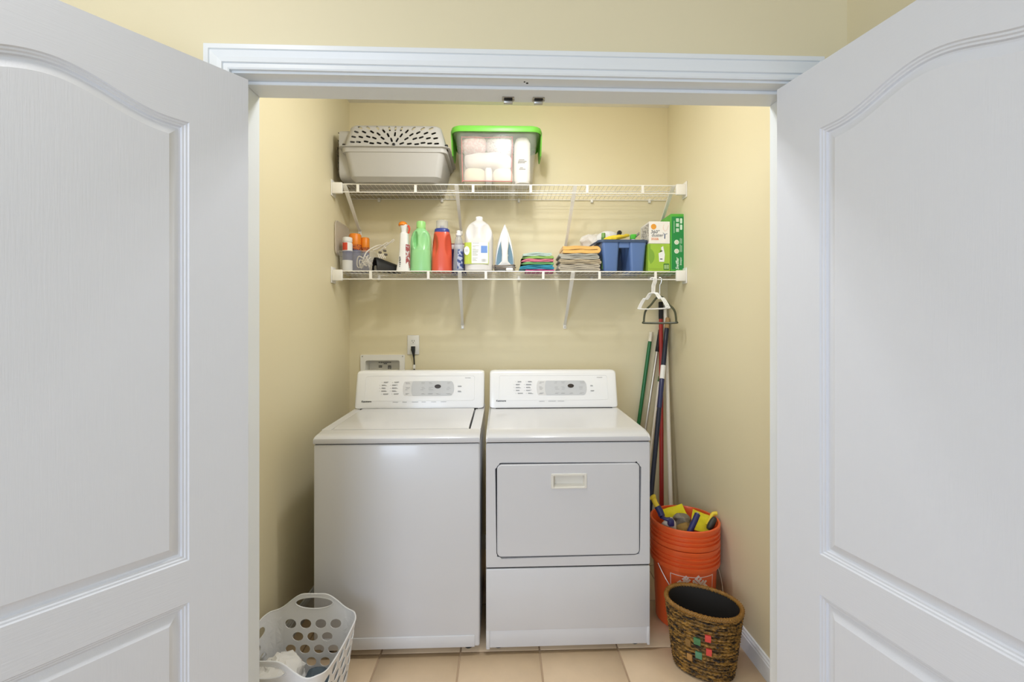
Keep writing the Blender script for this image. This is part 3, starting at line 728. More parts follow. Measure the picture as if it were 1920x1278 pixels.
# --- black curved tool
q = base(721, 2.575)
bk = thing('black_hair_tool', 'black curved plastic tool lying on its side beside the clear tub', 'tool', q+Vector((.004, .020, 0)), .62)
bm = B(); lo = []
for i in range(15):
    t = i/14; x = -.066+.165*t; hgt = .084*(1-.55*t)*min(1, .93+t); wd = .042*(1-.3*t)
    lo.append([(x, -wd*math.cos(a), max(.001, hgt*math.sin(a))) for a in [PI*k/12 for k in range(13)]]+[(x+.0, (wd-.005)*math.cos(a), max(.0012, (hgt-.006)*math.sin(a))) for a in [PI*k/12 for k in range(13)]])
loft(bm, lo, False, False); obj('curved_cover', bm, M_black, bk)
bm = B(); tube(bm, [(-.050, 0, .019), (.06, .0, .018)], [.016, .010], 14); obj('inner_barrel', bm, M_black, bk)
M_grey = mat('mid_grey_plastic', '#8E8C88', .4)
bm = B(); tube(bm, [(-.064, 0, .019), (-.048, 0, .019)], .0145, 14); obj('grey_nozzle', bm, M_grey, bk)
# --- white spray bottle
Y0 = 2.575
q = base(756, Y0); sb = thing('spray_bottle', 'slim white trigger bottle with a round orange cap on the lower shelf', 'spray bottle', q)
bm = B(); lo = []
for z, x0, x1, d in ((0, -.034, .034, .030), (.004, -.037, .037, .033), (.03, -.033, .036, .032), (.06, -.026, .034, .03), (.12, -.020, .030, .028), (.18, -.017, .030, .026), (.212, -.016, .029, .025), (.219, -.010, .022, .018), (.222, -.009, .018, .015)):
    lo.append(sup((x1-x0)/2, d, z, 3.2, 28, (x0+x1)/2))
loft(bm, lo); sbb = obj('bottle_body', bm, M_wht, sb)
bm = B(); loft(bm, [sup(a, b, z, 2.6, 24, .004) for z, a, b in ((.222, .015, .016), (.24, .016, .018), (.256, .022, .026), (.262, .023, .026))]); obj('neck', bm, M_wht, sb)
bm = B(); loft(bm, [sup(a, a*1.3, z, 2.2, 24, -.001) for z, a in ((.256, .021), (.260, .0245), (.270, .023), (.278, .017), (.282, .008))]); obj('cap', bm, M_orange, sb)
bm = B(); tube(bm, spline([(.026, -.004, .258), (.034, -.006, .25), (.035, -.006, .235), (.030, -.004, .215)], 5), [.006]*10+[.005]*6, 8); obj('trigger', bm, M_redl, sb)
bm = B(); loft(bm, [[(.012+.026*math.sin(a)-.0006*0, -.0345*math.cos(a)*.92, z) for a in [.35+1.1*i/8 for i in range(9)]] for z in (.02, .12, .15)], False, False, False)
obj('side_label', bm, speck_mat('red_mottled_label', '#A8575A', '#D9D4D6', 60, .52), sbb)
text('Max Gel', .013, XZ(-.012, -.0345, .055, -PI/2), .0006, sbb, M_printd, 'side_lettering') if False else None
bm = B(); rr = random.Random(21)
for i in range(6): z = .075-.010*i; box(bm, -.014, -.014+rr.uniform(.004, .008), -.0335, -.0290, z, z+rr.uniform(.003, .007))
obj('label_print', bm, M_printd, sbb, smooth=False)
# --- detergent bottles: dents leave a handle ridge
def dent(bm, dents):
    for v in bm.verts:
        if v.co.y < 0:
            for cx_, cz_, rx, rz, dep in dents:
                k = ((v.co.x-cx_)/rx)**2+((v.co.z-cz_)/rz)**2
                if k < 1: v.co.y += dep*(1-k)**.8 if k > .0 else dep
def stretch_loft(bm, keys, e, n=72, per=5):
    lo = []
    P = spline([Vector((a, b, z)) for z, a, b in keys], per)
    for p in P: lo.append(sup(p.x, p.y, p.z, e, n))
    loft(bm, lo)
M_gr = mat('green_bottle_plastic', '#98D795', .3, clear=.2, var=.02); M_grc = mat('light_green_cap', '#A6E08A', .35)
q = base(789.5, 2.60); gb = thing('detergent_bottle', 'pale green detergent bottle with a gripped handle on the lower shelf', 'bottle', q)
k = 1.018
bm = B(); stretch_loft(bm, [(0, .052, .034), (.003, .0575, .038), (.02, .0585, .040), (.10, .0575, .040), (.122, .0565, .039), (.135, .0575, .040), (.17, .0575, .040), (.20, .054, .038), (.225, .044, .034), (.24, .030, .028), (.246, .024, .024)], 2.7)
dent(bm, [(-.024, .178, .0125, .052, .030), (.026, .172, .02, .05, .012)])
for v in bm.verts:
    if v.co.y < 0 and abs(v.co.x-.006) < .0012 and v.co.z > .005: v.co.y += .0012
gbb = obj('bottle_body', bm, M_gr, gb, angle=60)
bm = B(); lathe(bm, [(.024, .240), (.026, .246), (.026, .252), (.0245, .253), (.0245, .284), (.022, .288), (.004, .289)], 32); obj('cap', bm, M_grc, gb)
bm = B()
for i in range(28):
    a = 2*PI*i/28; tube(bm, [(.0247*math.cos(a), .0247*math.sin(a), .255), (.0247*math.cos(a), .0247*math.sin(a), .283)], .0007, 4)
obj('cap_ribs', bm, M_grc, gb)
M_rd = mat('red_bottle_plastic', '#DA573C', .3, clear=.2, var=.02); M_clr = mat('clear_cap_plastic', '#D8D6D4', .2, alpha=.55)
M_blue = mat('royal_blue_plastic', '#33418F', .35)
q = base(829, 2.60); rb = thing('detergent_bottle', 'red detergent bottle with a blue collar and clear cap on the lower shelf', 'bottle', q)
bm = B(); stretch_loft(bm, [(0, .052, .036), (.003, .057, .040), (.02, .0575, .041), (.10, .0555, .040), (.15, .053, .039), (.19, .050, .038), (.215, .046, .036), (.226, .043, .034)], 2.8)
dent(bm, [(-.040, .155, .022, .060, .024), (.042, .152, .022, .062, .022)])
obj('bottle_body', bm, M_rd, rb, angle=60)
bm = B(); loft(bm, [sup(a, b, z, 2.6, 32) for z, a, b in ((.222, .042, .034), (.226, .0435, .035), (.243, .041, .033), (.247, .034, .030))]); obj('collar', bm, M_blue, rb)
bm = B(); loft(bm, [sup(.034, .034, z, 2, 32) for z in (.246, .29)]+[sup(.032, .032, .2925, 2, 32)], False, True); obj('cap', bm, M_clr, rb)
bm = B(); lathe(bm, [(.014, .246), (.012, .262), (.006, .266)], 16); obj('spout', bm, M_blue, rb)
# --- clear bottle and the navy packet behind it
q = base(860, 2.575); cb = thing('dish_soap_bottle', 'slim clear bottle with a white cap and blue liquid at its foot', 'bottle', q)
M_clear = mat('clear_bottle', '#C9CDD6', .12, alpha=.62); M_liq = mat('blue_liquid', '#3F5E92', .2, alpha=.15)
bm = B(); lathe(bm, [(.029, 0), (.032, .004), (.032, .05), (.029, .09), (.0265, .13), (.0255, .155), (.022, .175), (.017, .195), (.0145, .20), (.0145, .207)], 28); cbb = obj('bottle_body', bm, M_clear, cb)
bm = B(); lathe(bm, [(.027, .003), (.0305, .005), (.0305, .014)], 28); obj('liquid', bm, M_liq, cb)
bm = B(); lathe(bm, [(.0155, .203), (.0165, .205), (.0165, .214), (.012, .217), (.012, .231), (.010, .233)], 24); obj('cap', bm, M_wht, cb)
bm = B(); loft(bm, [[(.0325*math.sin(a), -.0325*math.cos(a), z) for a in [-.15+1.3*i/10 for i in range(11)]] for z in (.015, .05)]+[[(.029*math.sin(a), -.0295*math.cos(a), .09) for a in [-.1+1.25*i/10 for i in range(11)]], [(.027*math.sin(a), -.0275*math.cos(a), .125) for a in [-.05+1.2*i/10 for i in range(11)]]], False, False, False)
obj('side_label', bm, speck_mat('blue_mottled_label', '#44548C', '#B9BED2', 45, .5), cbb)
q = base(860, 2.70); nb = thing('navy_packet', 'navy packet with a red top edge standing behind the slim clear bottle', 'packet', q)
bm = B(); box(bm, -.046, .046, -.035, .035, 0, .175, .004, 2); nbb = obj('packet_body', bm, M_navy, nb)
bm = B(); box(bm, -.0465, .0465, -.0357, .0357, .142, .173, .003, 1); obj('white_band', bm, M_wht, nbb)
bm = B(); box(bm, -.0468, .0468, -.036, .036, .171, .177, .002, 1); obj('red_edge', bm, mat('dark_red_edge', '#8E3A3C', .5), nbb)
# --- water jug
M_jug = mat('milky_jug_plastic', '#EFECEA', .3, alpha=.22, var=.02)
Yj = 2.585; q = base(898.5, Yj); jg = thing('water_jug', 'translucent gallon jug with a green and white label on the lower shelf', 'jug', q)
a = Wd(52, Yj)/2; hj = H(404, Yj); sc = hj/.30
bm = B(); stretch_loft(bm, [(0, a-.008, a-.01), (.004*sc, a-.002, a-.004), (.02*sc, a, a-.002), (.15*sc, a, a-.002), (.195*sc, a-.0005, a-.002), (.215*sc, a-.004, a-.005), (.235*sc, a-.012, a-.013), (.252*sc, a-.023, a-.024), (.267*sc, a-.040, a-.040), (.277*sc, .024, .024), (.284*sc, .019, .019)], 3.4, 72, 6)
dent(bm, [(-.040, .208*sc, .028, .050, .020), (.042, .206*sc, .030, .048, .020)])
jgb = obj('jug_body', bm, M_jug, jg, angle=70)
bm = B(); lathe(bm, [(.019, .280*sc), (.0205, .283*sc), (.0205, .296*sc), (.018, .30*sc)], 24); obj('cap', bm, M_wht, jg)
yl = -a+.0005; M_lgreen = mat('lime_label', '#BCCB4C', .5); M_lwh = mat('label_white', '#F4F3EC', .5); M_lblue = mat('label_blue', '#6E94D6', .5)
lx = lambda px: (px-898.5)*Yj/FPX; lz = lambda py: (507-py)*Yj/FPX
bm = B(); loft(bm, [[(lx(917), yl, z), (lx(886), yl, z), (lx(879), yl, z), (lx(875), yl+.003, z), (lx(872.7), yl+.012, z)] for z in (lz(495), lz(456))], False, False, False); lb = obj('paper_label', bm, M_lgreen, jgb, smooth=False)
bm = B(); box(bm, lx(886), lx(916), yl-.0012, yl, lz(494), lz(456)); obj('white_panel', bm, M_lwh, lb, smooth=False)
bm = B(); box(bm, lx(903), lx(914.5), yl-.002, yl-.001, lz(475), lz(462)); obj('blue_panel', bm, M_lblue, lb, smooth=False)
bm = B(); slabXZ(bm, [(lx(877.5)+.015*math.cos(t), lz(471)+.024*math.sin(t)) for t in [2*PI*i/24 for i in range(24)]], yl-.0016, yl+.004); obj('round_badge', bm, M_lwh, lb, smooth=False)
bm = B(); rr = random.Random(2)
for py in (457.5, 462, 464.5, 468, 470, 472, 474, 476, 478, 480, 484.5, 487, 489): box(bm, lx(887.5), lx(887.5)+rr.uniform(.016, .038), yl-.002, yl-.001, lz(py), lz(py-.6))
for i in range(8): box(bm, lx(904.5)+i*.0036, lx(904.5)+i*.0036+rr.uniform(.001, .0022), yl-.002, yl-.001, lz(491), lz(486))
for py in (470, 472): box(bm, lx(874), lx(879.5), yl-.002, yl-.0015, lz(py), lz(py-.8))
obj('label_print', bm, M_print, lb, smooth=False)
# --- steam iron standing on its heel
M_steel = mat('iron_blue', '#6F8FA2', .2, clear=.3); M_cordg = mat('grey_cord', '#8B8178', .7, bump=.4, bscale=300)
Yi = 2.56; q = base(946.5, Yi); ir = thing('steam_iron', 'white and blue steam iron standing on its heel with its grey cord wound round', 'iron', q)
hi = H(416.5, Yi); wi = Wd(37, Yi)/2
def tear(k, z0, top, wid, n=18):
    out = []
    zs_ = [z0+(top-z0)*(i/n) for i in range(n+1)]
    f = lambda z: wid*(1-max(0, (z-z0)/(top-z0))**2.1)**.95 if z < top else 0
    R_ = [(f(z), z) for z in zs_]
    return [(x, z) for x, z in R_]+[(-x, z) for x, z in R_[::-1][1:]]
def solid(polys, ys):
    bm = B(); loft(bm, [[(x, y, z) for x, z in p] for p, y in zip(polys, ys)]); return bm
bm = solid([tear(1, .022, hi-.003, wi-.004), tear(1, .02, hi, wi), tear(1, .02, hi, wi), tear(1, .022, hi-.008, wi-.006)], (.035, .03, .008, -.004)); obj('body_shell', bm, M_wht, ir)
bm = solid([tear(1, .018, hi-.002, wi-.002), tear(1, .018, hi-.002, wi-.002)], (.042, .035)); obj('soleplate', bm, M_chrome, ir)
bm = solid([tear(1, .03, hi*.80, wi-.007), tear(1, .032, hi*.78, wi-.009)], (-.003, -.013)); obj('water_tank', bm, M_steel, ir)
bm = B(); lo = []
for z, w_, y in ((.012, .050, -.01), (.030, .046, -.02), (.042, .030, -.026), (.056, .018, -.030), (.09, .0165, -.034), (.115, .0175, -.036), (.145, .021, -.034), (.175, .022, -.028), (.20, .019, -.020), (.225, .013, -.012), (hi-.012, .004, -.004)):
    lo.append(sup(w_, .014 if z < .2 else .009, z, 2.6, 20, 0, y+.006))
loft(bm, lo); hd = obj('handle', bm, M_wht, ir)
bm = B(); lathe(bm, [(.015, 0), (.015, .012), (.012, .015)], 20); bmesh.ops.transform(bm, matrix=Matrix.Translation((.004, -.018, .088)) @ Matrix.Rotation(PI/2, 4, 'X'), verts=bm.verts[:]); obj('dial', bm, M_wht, ir)
bm = B(); lathe(bm, [(.0022, 0), (.0022, .002)], 10); bmesh.ops.transform(bm, matrix=Matrix.Translation((-.002, -.0415, .115)) @ Matrix.Rotation(PI/2, 4, 'X'), verts=bm.verts[:]); obj('indicator', bm, M_dark, hd)
bm = B(); loft(bm, [sup(.050, .032, z, 3, 24, 0, .005) for z in (0, .003, .018)]+[sup(.042, .026, .026, 3, 24, 0, .005)]); obj('heel_rest', bm, M_grey, ir)
bm = B()
for j in range(3):
    pts = [((.056+.004*(j % 2))*math.cos(t), .004+(.040+.003*j)*math.sin(t)-.004, .010+.011*j+.004*math.sin(2*t+j)) for t in [2*PI*i/28 for i in range(28)]]
    tube(bm, pts, .0042, 6, True)
tube(bm, spline([(-.055, -.02, .012), (-.062, -.03, .022), (-.066, -.02, .034)], 5), .004, 6)
obj('power_cord', bm, M_cordg, ir)
bm = B(); box(bm, .006, .046, -.052, -.030, .001, .016, .005, 2); obj('plug', bm, M_wht, ir)
# --- folded cloths
def folded(name, label, cat, x, y, z, w_, d, hgt, m, layers=3, seed=0, group=None, wav=.003, rot=0, slump=0):
    t = hgt/layers*.92; rr = random.Random(seed); path = []
    half = w_/2
    for L_ in range(layers):
        zc = hgt*(L_+.5)/layers; k = 14
        xs = [(-half+t*.6)+(w_-t*1.2)*i/k for i in range(k+1)]
        if L_ % 2: xs = xs[::-1]
        path += [(xx, zc+wav*math.sin(xx*55+seed+L_*.7)*(.4+.5*L_/layers)) for xx in xs]
        if L_ < layers-1:
            s = 1 if L_ % 2 == 0 else -1
            for a in (-50, 0, 50): path.append((s*(half-t*.6+t*.55*math.cos(math.radians(a))), hgt*(L_+1)/layers+hgt/layers*.5*math.sin(math.radians(a))*1.0))
    N = len(path); up = []; dn = []
    for i in range(N):
        a = Vector(path[max(i-1, 0)]); b = Vector(path[min(i+1, N-1)]); tt = (b-a).normalized(); nn_ = Vector((-tt.y, tt.x))*t*.47
        p = Vector(path[i]); up.append(p+nn_); dn.append(p-nn_)
    poly = up+dn[::-1]
    ndiv = 5; bm = B(); lo = []
    for j in range(ndiv+1):
        yy = -d/2+d*j/ndiv; sc_ = .985 if j in (0, ndiv) else 1
        lo.append([(p.x*sc_, yy+.004*math.sin(p.y*90+p.x*30+seed), p.y) for p in poly])
    loft(bm, lo)
    for v in bm.verts:
        v.co += nz3(v.co+Vector((seed, 0, 0)), 22)*.0028
        if slump: v.co.z -= slump*max(0, -v.co.x-half*.55)/half*1.0
        v.co.z = max(v.co.z, .0006)
    o = obj(name, bm, m, angle=75); o.location = (x, y, z); o.rotation_euler = (0, 0, rot)
    return tag(o, label, cat, group)
def cloth_mat(n_, c): return mat(n_, c, .95, var=.10, vscale=60, bump=.7, bscale=260, sheen=.25, spec=.1)
q = base(1006, 2.62); cz = q.z
stackc = [('#C5588F', 'magenta', .013, .195, -.0, 1.0, 2), ('#3F93AE', 'teal blue', .025, .19, -.006, .95, 3), ('#77B070', 'leaf green', .014, .19, -.006, .9, 2), ('#DF7F93', 'rose pink', .017, .185, -.008, .88, 2), ('#9CC06A', 'yellow-green', .014, .185, -.004, .86, 2), ('#BFD3CB', 'pale aqua', .020, .165, -.010, .82, 2)]
where = ('at the bottom of', 'second from the bottom of', 'third from the bottom of', 'third from the top of', 'second from the top of', 'on top of')
for i, (c, n_, hgt, w_, dx_, _, ly) in enumerate(stackc):
    folded('microfiber_cloth', 'folded %s cleaning cloth %s the bright stack' % (n_, where[i]), 'cloth', q.x+dx_*.5+(.012 if i == 0 else 0), 2.62, cz, w_-(.03 if i == 0 else 0), .15, hgt, cloth_mat('cloth_'+n_.replace(' ', '_'), c), ly, i*5+1, 'bright cleaning cloths in one stack', .0034, 0, (0, .030, .030, .026, .022, .012)[i])
    cz += hgt+.0008
q = base(1082.5, 2.62); cz = q.z
stackt = [('#B9AF9E', .042, .232, 4, 'grey towel at the bottom of the towel stack'), ('#B8A98F', .026, .236, 3, 'beige-grey towel second from the bottom of the towel stack'), ('#B4B1A6', .032, .224, 3, 'grey towel under the yellow one in the towel stack'), ('#F0BE73', .042, .22, 2, 'apricot yellow towel on top of the towel stack')]
for i, (c, hgt, w_, ly, lab) in enumerate(stackt):
    folded('towel', 'folded '+lab, 'towel', q.x+(.004 if i % 2 else -.002), 2.625, cz, w_, .17, hgt, cloth_mat('towel_%d' % i, c), ly, 31+i*7, 'folded towels in one stack', .0032)
    cz += hgt+.0008
# --- blue caddy
M_cad = mat('slate_blue_plastic', '#5C79AE', .35, var=.03); M_cadr = mat('slate_blue_rim', '#3D506F', .4)
Yk = 2.555; q = base(1170, Yk+.10)
kd = thing('cleaning_caddy', 'blue plastic two-compartment caddy full of cleaning things on the lower shelf', 'caddy', (q.x, Yk+.115, q.z))
hk = H(446, Yk); s = Yk/FPX
def cxk(px): return at(px, 480, Yk).x-q.x
def comp(x0t, x1t, x0b, x1b, y0, y1):
    bm = B(); lo = []
    for z, k in ((0, 0), (.006, .12), (hk-.012, 1)):
        xa = x0b+(x0t-x0b)*k; xb = x1b+(x1t-x1b)*k; g = .012*(1-k)
        lo.append([(x, y, z) for x, y in rrect(xa, xb, y0+g, y1-g, .016, 4)])
    xa, xb = x0t+.004, x1t-.004
    lo.append([(x, y, hk-.012) for x, y in rrect(xa, xb, y0+.004, y1-.004, .014, 4)])
    lo.append([(x, y, .02) for x, y in rrect(x0b+.006, x1b-.006, y0+.014, y1-.014, .012, 4)])
    loft(bm, lo); return bm
obj('compartment', comp(cxk(1128.5), cxk(1162), cxk(1134), cxk(1159), -.113, .10), M_cad, kd)
obj('compartment', comp(cxk(1180), cxk(1213), cxk(1184), cxk(1208), -.113, .10), M_cad, kd)
obj('middle_wall', box(B(), cxk(1162)-.002, cxk(1180)+.002, -.108, -.100, hk-.045, hk-.012, .002, 1), M_cad, kd)
obj('back_wall', box(B(), cxk(1130), cxk(1212), .085, .098, .02, hk-.012, .003, 1), M_cadr, kd)
bm = B()
ro = [(x, y) for x, y in rrect(cxk(1122), cxk(1217), -.118, .110, .035, 6)]; ri = [(x, y) for x, y in rrect(cxk(1130), cxk(1211), -.109, .100, .028, 6)]
def drop(x, y): return 0
loft(bm, [[(x, y, hk-.014) for x, y in ri], [(x, y, hk-.014) for x, y in ro], [(x*1.005, y, hk-.004) for x, y in ro], [(x, y, hk) for x, y in ro], [(x, y, hk) for x, y in ri], [(x, y, hk-.014) for x, y in ri]], False, False)
obj('rim', bm, M_cadr, kd)
bm = B(); tube(bm, spline([(cxk(1126), -.10, hk-.006), (cxk(1119), -.06, hk-.010), (cxk(1112), .0, hk-.022), (cxk(1110), .05, hk-.03)], 6), .0045, 8); obj('side_grip', bm, M_cadr, kd)
# things in the caddy
M_bag = mat('thin_white_bag', '#F1ECE6', .4, alpha=.25, bump=.5, bscale=60)
def crumple(name, label, cat, loc, sx, sy, sz, m, seed, amp=.02, sc=16):
    bm = B(); bmesh.ops.create_icosphere(bm, subdivisions=4, radius=1)
    for v in bm.verts:
        d = v.co.normalized(); v.co = Vector((d.x*sx, d.y*sy, d.z*sz))
        v.co += nz3(v.co+Vector((seed*5, seed, 0)), sc)*amp+nz3(v.co+Vector((seed, 9, 2)), sc*2.7)*amp*.45
    zm = min(v.co.z for v in bm.verts)
    for v in bm.verts: v.co.z -= zm
    o = obj(name, bm, m, angle=20); o.location = loc; return tag(o, label, cat)
kx, kz = q.x, q.z
crumple('plastic_bag', 'crumpled clear plastic bag bulging out of the left of the blue caddy', 'bag', (at(1112, 440, 2.72).x, 2.735, kz+hk-.05), .075, .045, .052, M_bag, 3)
crumple('white_rag', 'bunched white cloth at the back of the blue caddy', 'rag', (at(1140, 440, 2.69).x, 2.69, kz+hk-.03), .065, .03, .055, mat('white_rag', '#EEEDEB', .9, alpha=.1), 5, .012)
M_yel = mat('yellow_rubber', '#F0D23A', .5, var=.05)
o = B(); tube(o, spline([(cxk(1133), -.100, hk+.002), (cxk(1145), -.095, hk+.012), (cxk(1158), -.09, hk+.018), (cxk(1172), -.07, hk+.026), (cxk(1186), -.04, hk+.042)], 6), [.004+.010*math.sin(PI*min(1, (i+2)/28)) for i in range(25)], 10)
jitter(o, .004, 40, 2)
yg = obj('rubber_glove', o, M_yel); yg.location = (kx, Yk+.115, kz); tag(yg, 'yellow rubber glove lying across the top of the blue caddy', 'glove')
gt = thing('green_tube', 'dark green capped tube poking up at the left of the blue caddy', 'tube', (at(1127.5, 440, 2.60).x+.012, 2.60, kz+.02))
bm = B(); lathe(bm, [(.011, 0), (.0115, .004), (.0115, hk+.022), (.010, hk+.026)], 16); obj('tube_body', bm, mat('moss_green', '#6E9B4A', .4), gt)
bm = B(); lathe(bm, [(.0125, hk-.022), (.0125, hk+.0)], 16); obj('tube_cap', bm, mat('olive_green', '#4F7A38', .4), gt)
bb = thing('brush_handle', 'black round-ended handle above the yellow glove in the blue caddy', 'brush', (at(1160, 440, 2.66).x, 2.66, kz+.03))
bm = B(); tube(bm, [(-.03, 0, 0), (-.012, 0, hk-.01), (-.004, 0, hk+.024)], .007, 10); obj('handle', bm, M_black, bb)
bm = B(); lathe(bm, [(.004, -.009), (.0135, -.007), (.0135, .007), (.004, .009)], 20); bmesh.ops.transform(bm, matrix=Matrix.Translation((.004, 0, hk+.030)) @ Matrix.Rotation(PI/2, 4, 'X'), verts=bm.verts[:]); obj('knob', bm, M_black, bb)
gs = thing('green_sprayer', 'bright green trigger sprayer at the right of the blue caddy', 'sprayer', (at(1184, 440, 2.62).x+.008, 2.62, kz+.02))
bm = B(); lathe(bm, [(.018, 0), (.018, hk-.04), (.012, hk-.02), (.012, hk-.006)], 16); obj('bottle_body', bm, M_wht, gs)
bm = B(); box(bm, -.015, .013, -.012, .012, hk-.006, hk+.022, .004, 2); box(bm, -.006, .02, -.008, .008, hk+.008, hk+.024, .003, 2); obj('spray_head', bm, mat('vivid_green', '#4FBF3A', .4), gs)
bm = B(); tube(bm, [(.014, -.004, hk+.014), (.036, -.004, hk+.034)], .003, 6); tube(bm, [(.016, .004, hk+.006), (.038, .002, hk+.026)], .003, 6); obj('trigger', bm, M_grey, gs)
# --- boxes at the right end
M_card = mat('white_card', '#EFEBE6', .6); M_green = mat('box_green', '#1F8A45', .45); M_lgr = mat('box_light_green', '#57B240', .45); M_yg = mat('box_lime', '#9FC443', .45)
Yx = 2.55
def fx(px): return at(px, 450, Yx).x
z0 = zl(.85); zm = z0+H(453.5, Yx); zt2 = z0+H(411.5, Yx)
x0, x1 = fx(1215.5), fx(1256.5); d = .16
g1 = thing('duster_box', 'lime green refill box standing under the white duster box', 'box', ((x0+x1)/2, Yx+d/2, z0))
hw = (x1-x0)/2; hg = zm-z0
bm = B(); box(bm, -hw, hw, -d/2, d/2, 0, hg-.0005, .0012, 1); gc = obj('carton', bm, M_yg, g1)
bm = B(); slabXZ(bm, [(-hw+.002, hg-.003), (-hw+.002, hg*.45)]+[(-hw+.002+.034*math.sin(a), hg*.55+.045*math.cos(a)*-1) for a in [PI*i/10 for i in range(1, 10)]]+[(-hw+.012, hg-.003)], -d/2-.0008, -d/2); obj('round_panel', bm, mat('mid_green', '#7FA83C', .5), gc, smooth=False)
bm = B(); slabXZ(bm, [(.0, hg*.36), (.028, hg*.36), (.032, hg*.62), (.022, hg*.92), (.010, hg*.86), (.016, hg*.72), (-.004, hg*.66)], -d/2-.0012, -d/2); obj('duster_picture', bm, M_wht, gc, smooth=False)
bm = B(); slabXZ(bm, [(.004, hg*.44), (.018, hg*.44), (.018, hg*.47), (.004, hg*.47)], -d/2-.0016, -d/2); slabXZ(bm, [(.004, hg*.72), (.018, hg*.73), (.018, hg*.76), (.004, hg*.75)], -d/2-.0016, -d/2); obj('picture_dark_bars', bm, M_printd, gc, smooth=False)  # dark bars printed over the duster picture
bm = B(); slabXZ(bm, rrect(hw-.038, hw-.006, hg*.07, hg*.30, .004), -d/2-.001, -d/2); obj('count_panel', bm, mat('deep_green', '#4A7D35', .5), gc, smooth=False)
bm = B()
for i in range(4): box(bm, hw-.034+.007*i, hw-.030+.007*i, -d/2-.0016, -d/2, hg*.11, hg*.25)
obj('count_print', bm, mat('pale_green_print', '#BFD89A', .5), gc, smooth=False)
bm = B(); box(bm, -hw+.004, hw-.045, -d/2-.0008, -d/2, hg*.10, hg*.108); obj('base_line', bm, mat('olive_print', '#7F8F35', .5), gc, smooth=False)
g2 = thing('duster_box', 'white 360 degree duster box resting on the lime green box', 'box', ((x0+x1)/2+.002, Yx+d/2, zm+.0006))
hw2 = hw-.003; h2 = zt2-zm
bm = B(); box(bm, -hw2, hw2, -d/2, d/2, 0, h2, .0012, 1); wc = obj('carton', bm, M_card, g2)
bm = B(); box(bm, -hw2-.0006, -hw2, -d/2+.006, d/2-.02, .01, h2-.01); obj('side_panel', bm, speck_mat('grey_mottled_print', '#D8D2C8', '#9B958E', 90, .5), wc, smooth=False)
M_oran = mat('orange_print', '#E8A03A', .5); M_org2 = mat('salmon_print', '#E39468', .5); M_ink = mat('charcoal_print', '#3B4350', .5)
u = lambda px: fx(px)-((x0+x1)/2+.002); vz = lambda py: z0+H(py, Yx)-zm
bm = B(); slabXZ(bm, [(u(1225.5)+.0155*math.cos(t), vz(421.5)+.0155*math.sin(t)) for t in [2*PI*i/24 for i in range(24)]], -d/2-.0008, -d/2); obj('round_badge', bm, M_oran, wc, smooth=False)
text('360°', .027, XZ(u(1228), -d/2-.0006, vz(431.5)), .0003, wc, M_ink, 'lettering', shear=.15)
text('duster', .026, XZ(u(1232.5), -d/2-.0006, vz(437.7)), .0003, wc, M_ink, 'lettering', shear=.15)
bm = B(); rr = random.Random(4)
for py in (443.5, 445.8): 
    for i in range(4): box(bm, u(1221.5)+.0105*i, u(1221.5)+.0105*i+rr.uniform(.007, .0095), -d/2-.0008, -d/2, vz(py+.8), vz(py-.8))
obj('small_print', bm, M_org2, wc, smooth=False)
M_fig = mat('figure_blue_print', '#3A4F78', .5)
bm = B(); tube(bm, [(u(1243), -d/2-.0004, vz(433)), (u(1246.5), -d/2-.0004, vz(436)), (u(1251), -d/2-.0004, vz(434.5))], .0013, 5); tube(bm, [(u(1246.5), -d/2-.0004, vz(436)), (u(1246.3), -d/2-.0004, vz(444))], .0026, 6); obj('stick_figure_print', bm, M_fig, wc)
bm = B(); tube(bm, spline([(u(1245), -d/2-.0002, vz(417)), (u(1243.5), -d/2-.0002, vz(424)), (u(1246.5), -d/2-.0002, vz(429.5)), (u(1250.5), -d/2-.0002, vz(427)), (u(1253.5), -d/2-.0002, vz(418.5))], 5), .0006, 4); obj('swirl_print', bm, M_org2, wc)
# tall green carton
x0, x1 = fx(1257.5), fx(1286.2); d3 = .17; ht3 = H(396.5, Yx)
g3 = thing('refill_carton', 'tall green carton with white print at the right end of the lower shelf', 'box', ((x0+x1)/2, Yx+d3/2, z0))
hw = (x1-x0)/2
bm = B(); box(bm, -hw, hw, -d3/2, d3/2, 0, ht3, .002, 1); tc_ = obj('carton', bm, M_lgr, g3)
bm = B(); box(bm, -hw+.006, hw-.010, -d3/2-.0008, -d3/2, .014, ht3-.016); obj('dark_panel', bm, M_green, tc_, smooth=False)
M_icon = mat('pale_icon_print', '#D9EBD9', .5)
v3 = lambda py: (507-py)*Yx/FPX; u3 = lambda px: fx(px)-(x0+x1)/2
bm = B()
for py in (408.5, 418, 427.5): box(bm, u3(1267.5), u3(1273), -d3/2-.0014, -d3/2, v3(py+3.2), v3(py-3.2), 0)
for py in (410, 422): slabXZ(bm, rrect(u3(1275), u3(1279), v3(py+5), v3(py-5), .005), -d3/2-.0014, -d3/2)
obj('icon_print', bm, M_icon, tc_, smooth=False)
bm = B()
for i, py in enumerate((408.5, 418, 427.5)): tube(bm, [(u3(1268.3), -d3/2-.0016, v3(py+2.4)), (u3(1269), -d3/2-.0016, v3(py-2)), (u3(1271.6), -d3/2-.0016, v3(py+2)), (u3(1272.4), -d3/2-.0016, v3(py-2.4))], .0008, 4)
obj('icon_lines', bm, M_green, tc_, smooth=False)
